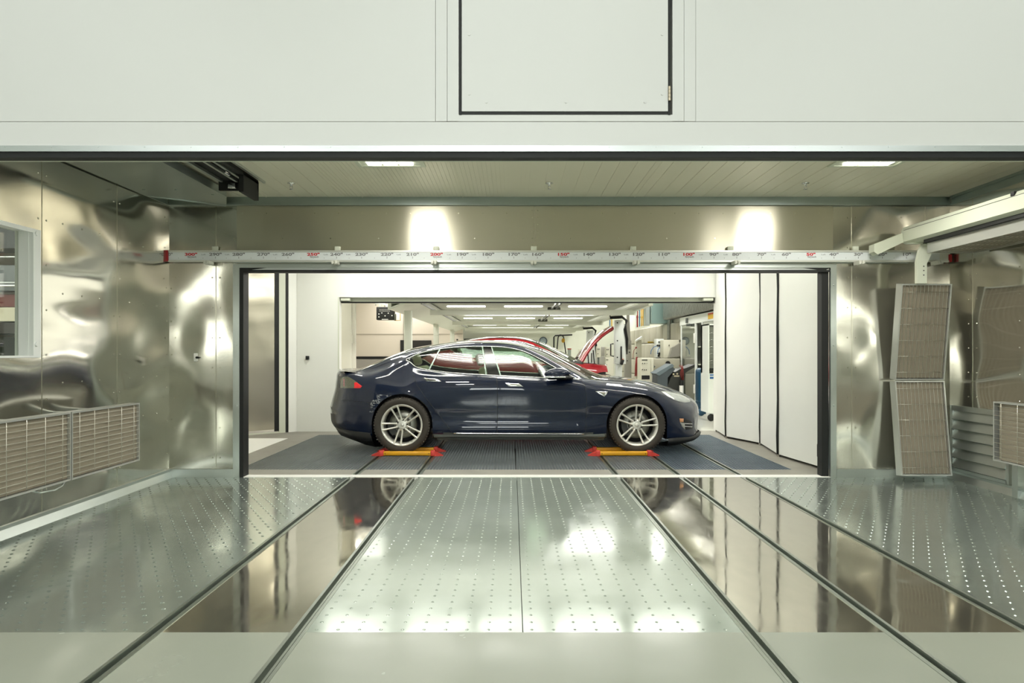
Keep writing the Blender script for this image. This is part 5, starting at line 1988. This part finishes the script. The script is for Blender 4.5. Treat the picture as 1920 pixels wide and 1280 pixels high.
# lift towers with hoses
def tower(xl, xr, ptop, pbot, Y, label):
    x0, x1 = X(xl, Y), X(xr, Y)
    t = thing('control_tower', ((x0 + x1) / 2, Y, 0), label, 'tower', 'white control towers')
    zt_ = Z(ptop, Y)
    m = MB(); m.rbox(x0, x1, Y, Y + .16, Z(pbot, Y), zt_, .012); m.box(x0 + .03, x1 - .03, Y + .04, Y + .12, 0, Z(pbot, Y)); m.box(x1, x1 + .05, Y + .02, Y + .14, Z(pbot, Y), zt_ - .08); m.build('column', white_p, t)
    s = (x1 - x0)
    m = MB()
    for u in (.06, .47, .85):
        zz = zt_ - (zt_ - Z(pbot, Y)) * u
        m.cyl((x0 + s * .3, Y - .004, zz), (x0 + s * .3, Y + .002, zz), .016, 8)
    m.build('bolt', black_r, t)
    m = MB(); m.tube([(x1 - s * .28, Y - .02, zt_ - (zt_ - Z(pbot, Y)) * .6), (x1 - s * .28, Y - .03, zt_ - (zt_ - Z(pbot, Y)) * .9)], .014, 8)
    m.tube([(x0 - .03, Y, zt_ - s * 2.6), (x0 - .09, Y - .02, zt_ - s * 2.65), (x0 - .09, Y - .02, zt_ - s * 3.9), (x0 - .02, Y, zt_ - s * 4)], .014, 8)
    m.build('handle', blackp, t)
    m = MB(); m.M = Matrix.Translation((x1 - s * .2, Y - .05, zt_ - (zt_ - Z(pbot, Y)) * .95)) @ Matrix.Rotation(math.radians(20), 4, 'Y'); m.rbox(-.03, .03, -.03, .03, -.07, .05, .012); m.M = None
    m.build('hand_grip', blackp, t)
    m = MB(); m.rbox(x1 - s * .25, x1 - s * .02, Y - .06, Y - .01, zt_ - (zt_ - Z(pbot, Y)) * .90, zt_ - (zt_ - Z(pbot, Y)) * .885, .004); m.build('grip_cap', mat('orange_cap', '#d0642c', 0.5), t)
    m = MB()
    for k in range(3):
        d = .02 * k
        m.tube([(x0 - s * .55, Y - .05 + d, zt_ + .10), (x0 - s * .5, Y - .05 + d, zt_ + .03 + d), (x0, Y - .05 + d, zt_ + .035 + d), (x0 + s * .8, Y, zt_ + .05 + d), (x1 + .04 + d, Y, zt_ - .01), (x1 + .05 - d, Y, zt_ - .2), (x1 + .09 - d, Y, zt_ - .42), (x1 + .07, Y, zt_ - .75)], .013, 6)
    m.build('hose', blackp, t)
    return t
tower(1152.5, 1169.5, 600, 682, 15.0, 'white control tower with black hoses, the near one to the right of the raised bonnet')
tower(1100, 1113, 619, 690, 19.5, 'white control tower with black hoses, the far one behind the raised bonnet')

# objects along the right wall
SY = 18.6
m = MB(); m.rbox(4.10, 4.41, 12.7, SY, 2.17, 3.0, .05, 3)
foil = mat('foil_insulation', '#7d7f7a', 0.35, 0.85, bump=(9, 0.7, 0.03), noise=(4, 0.3), stretch=(1, 1, 1.6))
solid('insulated_duct', m, foil, 'dark silver foil-wrapped duct running along the top of the right workshop wall', 'duct')
m = MB(); m.rbox(X(1259, SY), 4.30, SY + .02, SY + .35, Z(636, SY), 2.4, .04, 3)
solid('insulated_duct', m, foil, 'short upright foil-wrapped duct hanging beside the teal metal duct', 'duct')
m = MB(); m.box(X(1222, 19.2), 4.40, 19.2, 19.9, Z(606, 19.2), 2.85); m.box(X(1222, 19.2) - .01, 4.40, 19.19, 19.2, Z(586, 19.2), Z(585.4, 19.2))
solid('sheet_duct', m, mat('teal_sheet', '#a9c6c3', 0.3, 0.5), 'pale teal sheet-metal duct high on the right of the workshop', 'duct')
m = MB(); m.box(X(1214, 19.2), X(1221, 19.2), 19.4, 19.8, Z(610, 19.4), 2.85)
solid('sheet_duct', m, galv, 'narrow grey sheet-metal duct between the yellow pipes and the teal duct', 'duct')
pc = {'red': '#8f2428', 'yellow': '#d8a812', 'blue': '#2f6f95', 'white': '#e6ebe6'}
for i, (a, w, c, l) in enumerate(((1192.0, 1.2, 'white', 'white upright pipe left of the red one'), (1195.0, 1.7, 'red', 'dark red upright pipe above the padded wall'), (1199.3, 1.2, 'blue', 'blue upright pipe between the red and the yellow pipes'),
                                 (1202.6, 1.1, 'yellow', 'thin yellow upright pipe, leftmost of the yellow ones'), (1206, 1.7, 'yellow', 'thick yellow upright pipe, middle of the yellow ones'), (1210.5, 1.7, 'yellow', 'thick yellow upright pipe, rightmost of the yellow ones'), (1214.3, .8, 'blue', 'thin blue upright pipe right of the yellow ones'))):
    Y = 20.6
    m = MB(); m.cyl((X(a, Y), Y, Z(614 - (a - 1192) * .25, Y)), (X(a, Y), Y, 3.8), w * .85 * Y / 1280, 12)
    if c != 'white':
        m.cyl((X(a, Y), Y, Z(596, Y)), (X(a, Y), Y, Z(593, Y)), w * Y / 1280 * 1.1, 12)
    solid('supply_pipe', m, mat('pipe_' + c, pc[c], 0.35), l, 'pipe', 'coloured supply pipes')
for (a, c, l) in ((1147, 'yellow', 'thin far yellow pipe left of the near control tower'), (1143.5, 'blue', 'thin far blue pipe behind the raised bonnet tip')):
    Y = 24; m = MB(); m.cyl((X(a, Y), Y, Z(620, Y)), (X(a, Y), Y, 3.8), .02, 8)
    solid('supply_pipe', m, mat('pipe_' + c, pc[c], 0.35), l, 'pipe', 'coloured supply pipes')

# glass cabinet
t = thing('glass_cabinet', (4.3, 15.2, 0), 'white framed cabinet with tall glass doors along the right workshop wall', 'cabinet')
cxx = 4.18
m = MB()
m.box(cxx, 4.4, 14.0, 17.0, 1.95, 2.14)
for yy in (14.0, 15.0, 15.55, 16.85):
    m.box(cxx, cxx + .04, yy, yy + .07, .15, 1.96)
m.box(cxx, 4.4, 14.0, 17.0, .0, .12); m.box(cxx, 4.4, 14.0, 17.0, .12, .16)
m.box(4.36, 4.4, 14.0, 17.0, .15, 1.95)
m.build('frame', white_p, t)
m = MB()
for zz in (.6, 1.0, 1.4):
    m.box(cxx + .06, 4.36, 14.05, 16.95, zz, zz + .02)
m.build('shelf', cream_st, t)
for (a, b_) in ((14.07, 15.0), (15.62, 16.85)):
    m = MB(); m.box(cxx + .012, cxx + .018, a, b_, .16, 1.94)
    m.build('door_glass', mat('cabinet_glass', '#59605a', 0.05, 0.3, coat=1.0), t)
m = MB(); m.rbox(cxx - .03, cxx, 15.56, 15.62, 1.5, 1.72, .006); m.rbox(cxx - .03, cxx, 15.56, 15.62, .35, .55, .006); m.build('hinge', white_tr, t)
m = MB(); m.box(cxx - .004, cxx, 14.18, 14.55, 1.99, 2.105); m.build('sign', mat('sign_yellow', '#e6b93a', 0.5), t)
m = MB(); m.box(cxx - .006, cxx - .004, 14.18, 14.55, 2.085, 2.115); m.build('sign_band', mat('sign_red', '#d94f30', 0.5), t)
m = MB(); m.rbox(cxx - .05, cxx, 16.2, 16.26, 1.98, 2.1, .005); m.rbox(cxx - .08, cxx, 16.0, 16.1, 1.9, 1.96, .01); m.build('alarm', trimg, t)
# white machine near the opening
mY = 12.7
t = thing('charging_cabinet', (X(1338, mY), mY, 0), 'white wheeled cabinet with a wire-filled window at the right edge of the rear opening', 'cabinet')
x0, x1 = X(1328, mY), X(1356, mY)
m = MB()
m.box(x0, x1, mY, mY + .5, .16, Z(700, mY)); m.box(x0, x0 + .02, mY, mY + .5, Z(700, mY), Z(607, mY)); m.box(x0, x1, mY, mY + .5, Z(609.5, mY), Z(607, mY)); m.box(x0, x1, mY + .4, mY + .5, Z(700, mY), Z(607, mY)); m.box(x1 - .02, x1, mY, mY + .5, Z(700, mY), Z(607, mY))
m.build('body', white_p, t)
m = MB(); m.box(x0 + .02, x1 - .02, mY + .08, mY + .1, Z(690, mY), Z(611, mY)); m.build('back_panel', foil, t)
m = MB(); m.box(x0 + .03, x1 - .02, mY + .02, mY + .08, Z(695, mY), Z(690, mY)); m.build('shelf_box', black_r, t)
m = MB()
for k in range(5):
    zz = Z(625 + 13 * k, mY)
    m.tube([(x0 + .03, mY + .04, zz), (x0 + .08, mY + .03, zz + .02), (x0 + .13, mY + .04, zz - .02), (x1 - .03, mY + .04, zz + .03)], .003, 5)
m.build('wire', chrome, t)
m = MB(); m.box(X(1331, mY), X(1338.5, mY), mY - .003, mY, Z(704, mY), Z(701.5, mY)); m.box(X(1331, mY), X(1338.5, mY), mY - .003, mY, Z(710, mY), Z(706, mY)); m.build('label_plate', mat('label_blue', '#2d5f9f', 0.5), t)
m = MB()
for xx in (x0 + .07, x1 - .05):
    m.lathe([(.001, -.02), (.065, -.02), (.07, 0), (.065, .02), (.001, .02)], (xx, mY + .06, .07), 16)
m.build('castor', black_r, t)
# blue machine seen through the glass
m = MB(); m.rbox(X(1312, 13.6), X(1326, 13.6), 13.6, 14.0, .25, Z(690, 13.6), .08, 4); m.lathe([(.001, -.02), (.07, -.02), (.07, .02), (.001, .02)], (X(1315, 13.6), 13.62, .09), 14); m.box(X(1313, 13.6), X(1325, 13.6), 13.65, 13.95, .05, .3)
solid('blue_machine', m, mat('machine_blue', '#1d4a66', 0.35), 'tall dark blue machine left of the white wheeled cabinet', 'machine')
# air-conditioning service unit
aY = 14.2
def A(px, py): return (X(px, aY), Z(py, aY))
t = thing('service_unit', (X(1262, aY), aY, 0), 'grey-blue wheeled service unit with a black curved side, behind the bonnet of the blue car', 'machine')
m = MB(); m.prism([A(1232, 702), A(1258, 683), A(1266, 692), A(1252, 708), A(1250, 840), A(1230, 840), A(1233, 705)], aY, aY + .55, 'Y'); m.build('body', mat('unit_grey', '#434b4f', 0.6), t)
m = MB(); m.prism([A(1229, 700), A(1260, 682), A(1264, 686), A(1236, 704)], aY - .015, aY + .56, 'Y'); m.build('top_panel', mat('unit_light', '#5f6b70', 0.7), t)
m = MB()
arc = [A(1250, 840)] + [A(1250 + 34 * math.sin(q), 722 - 34 * math.cos(q) + 0) for q in np.linspace(-PI / 2 + .2, .35, 10)]
arc = [A(1250, 770), A(1252, 722), A(1257, 708), A(1264, 698), A(1274, 692), A(1285, 690), A(1302, 683), A(1302, 688), A(1290, 695), A(1283, 700), A(1281, 720), A(1280, 840), A(1250, 840)]
m.prism(arc, aY - .03, aY + .5, 'Y'); m.build('side_cover', mat('unit_black', '#22231f', 0.45), t)
m = MB(); m.cyl((X(1275, aY), aY - .12, Z(742, aY)), (X(1275, aY), aY - .12, Z(722, aY)), .045, 14); m.build('bottle', white_tr, t)
m = MB(); m.cyl((X(1275, aY), aY - .12, Z(722, aY)), (X(1275, aY), aY - .12, Z(712, aY)), .03, 14); m.build('bottle_cap', black_r, t)
m = MB()
for k in range(4):
    m.tube([(X(1272 + 2 * k, aY), aY - .05, Z(684, aY)), (X(1276 + k, aY), aY - .08, Z(690, aY)), (X(1274 + 2 * k, aY), aY - .07, Z(700, aY)), (X(1277 + k, aY), aY - .07, Z(712, aY))], .006, 5)
m.build('hose', mat('hose_red', '#7e2a22', 0.5), t)
m = MB(); m.cyl((X(1262, aY), aY - .04, Z(701, aY)), (X(1262, aY), aY - .03, Z(701, aY)), .018, 10); m.cyl((X(1269, aY), aY - .04, Z(700.5, aY)), (X(1269, aY), aY - .03, Z(700.5, aY)), .018, 10); m.box(X(1263, aY), X(1273, aY), aY - .035, aY - .03, Z(706, aY), Z(703.5, aY)); m.build('gauge', mat('gauge_cream', '#b5a98c', 0.5), t)
m = MB()
for xx in (1238, 1274):
    m.lathe([(.001, -.03), (.09, -.03), (.1, 0), (.09, .03), (.001, .03)], (X(xx, aY), aY + .1, .1), 18)
m.box(X(1232, aY), X(1280, aY), aY + .05, aY + .45, .08, Z(775, aY))
m.build('wheel', black_r, t)

# boxes and control cabinets along the wall
def cab(px0, px1, py0, py1, Y, d, mt, label, knobs=(), name='control_cabinet', cat='cabinet', stand=True):
    t = thing(name, (X((px0 + px1) / 2, Y), Y, Z(py1, Y)), label, cat)
    m = MB(); m.rbox(X(px0, Y), X(px1, Y), Y, Y + d, Z(py1, Y), Z(py0, Y), .012); m.build('body', mt, t)
    if Z(py1, Y) > .05 and stand:
        m = MB(); m.box(X(px0, Y) + .04, X(px1, Y) - .04, Y + .06, Y + d - .02, 0, Z(py1, Y) + .01); m.build('stand', trimg, t)
    if knobs:
        m = MB()
        for (a, b, r) in knobs:
            m.cyl((X(a, Y), Y - .03, Z(b, Y)), (X(a, Y), Y, Z(b, Y)), r * Y / 1280, 10)
        m.build('knob', blackp, t)
    return t
wb = white_p
cabm = mat('cabinet_cream', '#cfcdbb', 0.4)
t = cab(1202, 1220, 671, 770, 16.2, .5, cabm, 'cream control cabinet with two rows of knobs, left of the grey-blue service unit',
        [(1204.5, 681, .9), (1208.5, 681, .9), (1212.5, 681, .5), (1204.5, 692.5, .9), (1208, 693, .9), (1211.5, 693, .9)])
m = MB(); Y = 16.2; m.box(X(1203, Y), X(1218, Y), Y - .01, Y, Z(711, Y), Z(703.5, Y)); m.build('vent', blackp, t)
m = MB(); m.box(X(1203.5, Y), X(1214, Y), Y - .01, Y, Z(675.5, Y), Z(674, Y)); m.build('vent', blackp, t)
cab(1220.5, 1226, 671, 770, 16.6, .5, cabm, 'slim cream cabinet side next to the knob cabinet')
t = cab(1226, 1275, 672, 699.5, 16.8, .6, mat('hood_beige', '#a9a593', 0.4), 'beige rounded machine housing above the service unit', [(1252, 681, 4.6)], 'machine_housing', 'machine', False)
m = MB(); Y = 16.8; m.tube([at(1227, 686, Y - .1), at(1223, 690, Y - .12), at(1221, 698, Y - .12), at(1223, 705, Y - .1), at(1229, 708, Y - .1)], .03, 8); m.build('hose', trimg, t)
cab(1227, 1274, 700, 770, 16.8, .5, mat('hood_beige'), 'beige machine base behind the service unit', (), 'machine_housing', 'machine')
t = cab(1244, 1274, 637, 671, 17.6, .4, cabm, 'cream wall box with a grey tapered funnel on its front', [(1254.5, 647, .9)])
m = MB(); Y = 17.6; m.prism([(X(1252, Y), Z(670, Y)), (X(1257, Y), Z(652, Y)), (X(1273, Y), Z(643, Y)), (X(1273, Y), Z(668, Y))], Y - .15, Y, 'Y'); m.build('funnel', mat('funnel_grey', '#8d8b82', 0.4), t)
t = cab(1231, 1245, 635, 670, 18.2, .3, wb, 'white panel with black valves and blue hoses', [(1232.5, 647.5, 1.8), (1236, 648, 1.8), (1240, 647.5, 1.8), (1243.5, 648, 1.6), (1241, 662.5, 1.5), (1244, 662.5, 1.2), (1236, 663, 2.6), (1234.5, 667, 2)], 'valve_panel', 'panel')
m = MB(); Y = 18.1
m.tube([at(1231.5, 648, Y), at(1225, 651, Y), at(1221, 657, Y), at(1220, 664, Y)], .009, 6); m.tube([at(1238, 650, Y), at(1234, 655, Y), at(1232.5, 664, Y)], .009, 6); m.build('hose', mat('hose_blue', '#2b67a8', 0.4), t)
m = MB(); Y = 18.15; m.cyl(at(1234, 641, Y), at(1245, 641, Y), .018, 8); m.build('handle_bar', rail_g, t)
t = cab(1192.5, 1203, 637, 770, 20.4, .25, mat('panel_beige', '#bdbba8', 0.4), 'tall beige board with a slanted top and a red hose, left of the valve panel', [(1193, 662, 1.2)], 'hose_board', 'board')
m = MB(); Y = 20.3
m.prism([(X(1192, Y), Z(637.5, Y)), (X(1203, Y), Z(630, Y)), (X(1203.5, Y), Z(633, Y)), (X(1193, Y), Z(640, Y))], Y - .1, Y + .1, 'Y'); m.build('slanted_top', white_p, t)
m = MB()
for k in range(5):
    m.tube([at(1193 + k * .6, 669, Y), at(1191.5 + k * 1.4, 685, Y), at(1190.5 + k * 1.7, 705, Y)], .012, 6)
m.tube([at(1192.5, 652, Y), at(1189, 656, Y), at(1187, 664, Y), at(1187, 672, Y)], .008, 6); m.rbox(X(1191, Y), X(1194, Y), Y - .04, Y + .02, Z(653, Y), Z(650, Y), .01)
m.build('hose', mat('hose_red2', '#8e3230', 0.5), t)
m = MB(); Y = 21
for (a, b, c, d) in ((1214, 1230, 640, 643),):
    m.rbox(X(a, Y), X(b, Y), Y - .05, Y, Z(d, Y), Z(c, Y), .01)
solid('tool_rack', m, mat('rack_yellow', '#a8912c', 0.5), 'small yellow-black tool rack on the padded wall', 'rack')
for (a, b, c, d, l) in ((1135, 1151, 669.3, 694, 'cream cabinet behind the tip of the red bonnet, lower'), (1136, 1147, 650, 669, 'cream box with red marks left of the near control tower'), (1119, 1127, 649, 670, 'small white socket box between the two control towers')):
    t = cab(a, b, c, d + (76 if d == 694 else 0), 18.5, .2, cabm, l, [(a + 2, c + 5, .8), (a + 4.5, c + 5, .8), (a + 2, c + 14, .8)], stand=(a == 1119))
t = cab(1125, 1134, 650, 667.7, 21.8, .3, mat('funnel_grey'), 'grey tapered hood far back between the control towers', (), 'machine_housing', 'machine', False)
cab(1117, 1134, 668, 720, 21.8, .3, mat('funnel_grey'), 'dark grey cabinet far back behind the red bonnet', ())
cab(1172, 1184, 638, 730, 21.0, .3, mat('funnel_grey'), 'grey cabinet with dark hoses right of the near control tower', [(1175, 648, 1.4), (1180, 660, 1.2), (1176, 676, 1)])
cab(1086, 1098, 655, 712, 25.0, .3, cabm, 'far cream cabinet left of the far control tower', [(1096, 671, .6)])
m = MB(); m.rbox(X(1096, 17.8), X(1112, 17.8), 17.9, 18.2, 0, Z(680, 17.8), .02)
solid('parts_tray', m, mat('tray_blue', '#8fa3a8', 0.4), 'pale blue-grey tray of parts beside the red car front', 'tray')
# hoses on the right of tower
m = MB()
for k in range(4):
    m.tube([(X(1176 + k, 19), 19, 3.8), at(1176 + k, 600, 19), at(1174 + k * 2, 620, 19), at(1178 + k, 640, 19), at(1175 + k * 2, 655, 19)], .02, 6)
solid('hose_bundle', m, mat('hose_grey', '#8c8a80', 0.6), 'bundle of dark grey hoses hanging right of the near control tower', 'hoses')

# ================================================================== side room seen through the left window
m = MB(); m.box(-12, -4.96, 2.0, 11.1, -.1, 0); m.box(-4.96, L - .13, 2.0, 7.1, -.1, 0); struct('floor_side_room', m, conc)
m = MB(); m.box(-12.1, -12, 2, 11.1, 0, 4); m.box(-12, -4.96, 11.0, 11.1, 0, 4)
struct('wall_side_room', m, warm_w)
m = MB(); m.box(-12, L - .13, 2.0, 11.1, 4, 4.1); struct('ceiling_side_room', m, white_p)
m = MB(); m.box(-12, -3.7, 1.9, 2.0, 0, 4); struct('wall_side_room_front', m, white_p)
dY = 10.0
def S(y0, y1, d, mt, name, label, cat):
    m = MB(); m.box(-11.8, -6.2, dY, dY + d, Z(y1, dY), Z(y0, dY)); return solid(name, m, mt, label, cat)
S(395, 465, .5, mat('beam_dark', '#2d2f30', 0.5), 'roof_truss', 'dark roof beam seen at the top of the left window', 'beam')
S(497, 545, .3, mat('shutter_grey', '#5e6262', 0.4, 0.3), 'roller_shutter', 'grey band of shutters seen through the left window', 'shutter')
S(552, 575, .6, mat('van_red', '#5b2a26', 0.4), 'shelf_row', 'dark red row of goods seen through the left window', 'shelf')
S(576, 602, .8, mat('shelf_cream', '#b5b09a', 0.5), 'storage_shelf', 'cream shelf band seen through the left window', 'shelf')
S(605, 625, .7, mat('goods_dark', '#241f1c', 0.5), 'goods_row', 'dark row of goods under the cream shelf, through the left window', 'shelf')
S(632, 668, .9, mat('goods_black', '#0d0f0d', 0.15), 'machine_row', 'black shiny machine low in the left window', 'machine')
m = MB()
for (y, w) in ((485, .008), (532, .006), (538, .012)):
    m.cyl((-11.8, dY - .2, Z(y, dY)), (-6.2, dY - .2, Z(y, dY)), w * 1.5, 8)
solid('pipe_run', m, alu, 'thin pale pipes seen through the left window', 'pipe', org=(-9, dY, 2))

for mm in [q for q in bpy.data.materials if q.name.startswith('tmp_')]:
    bpy.data.materials.remove(mm)
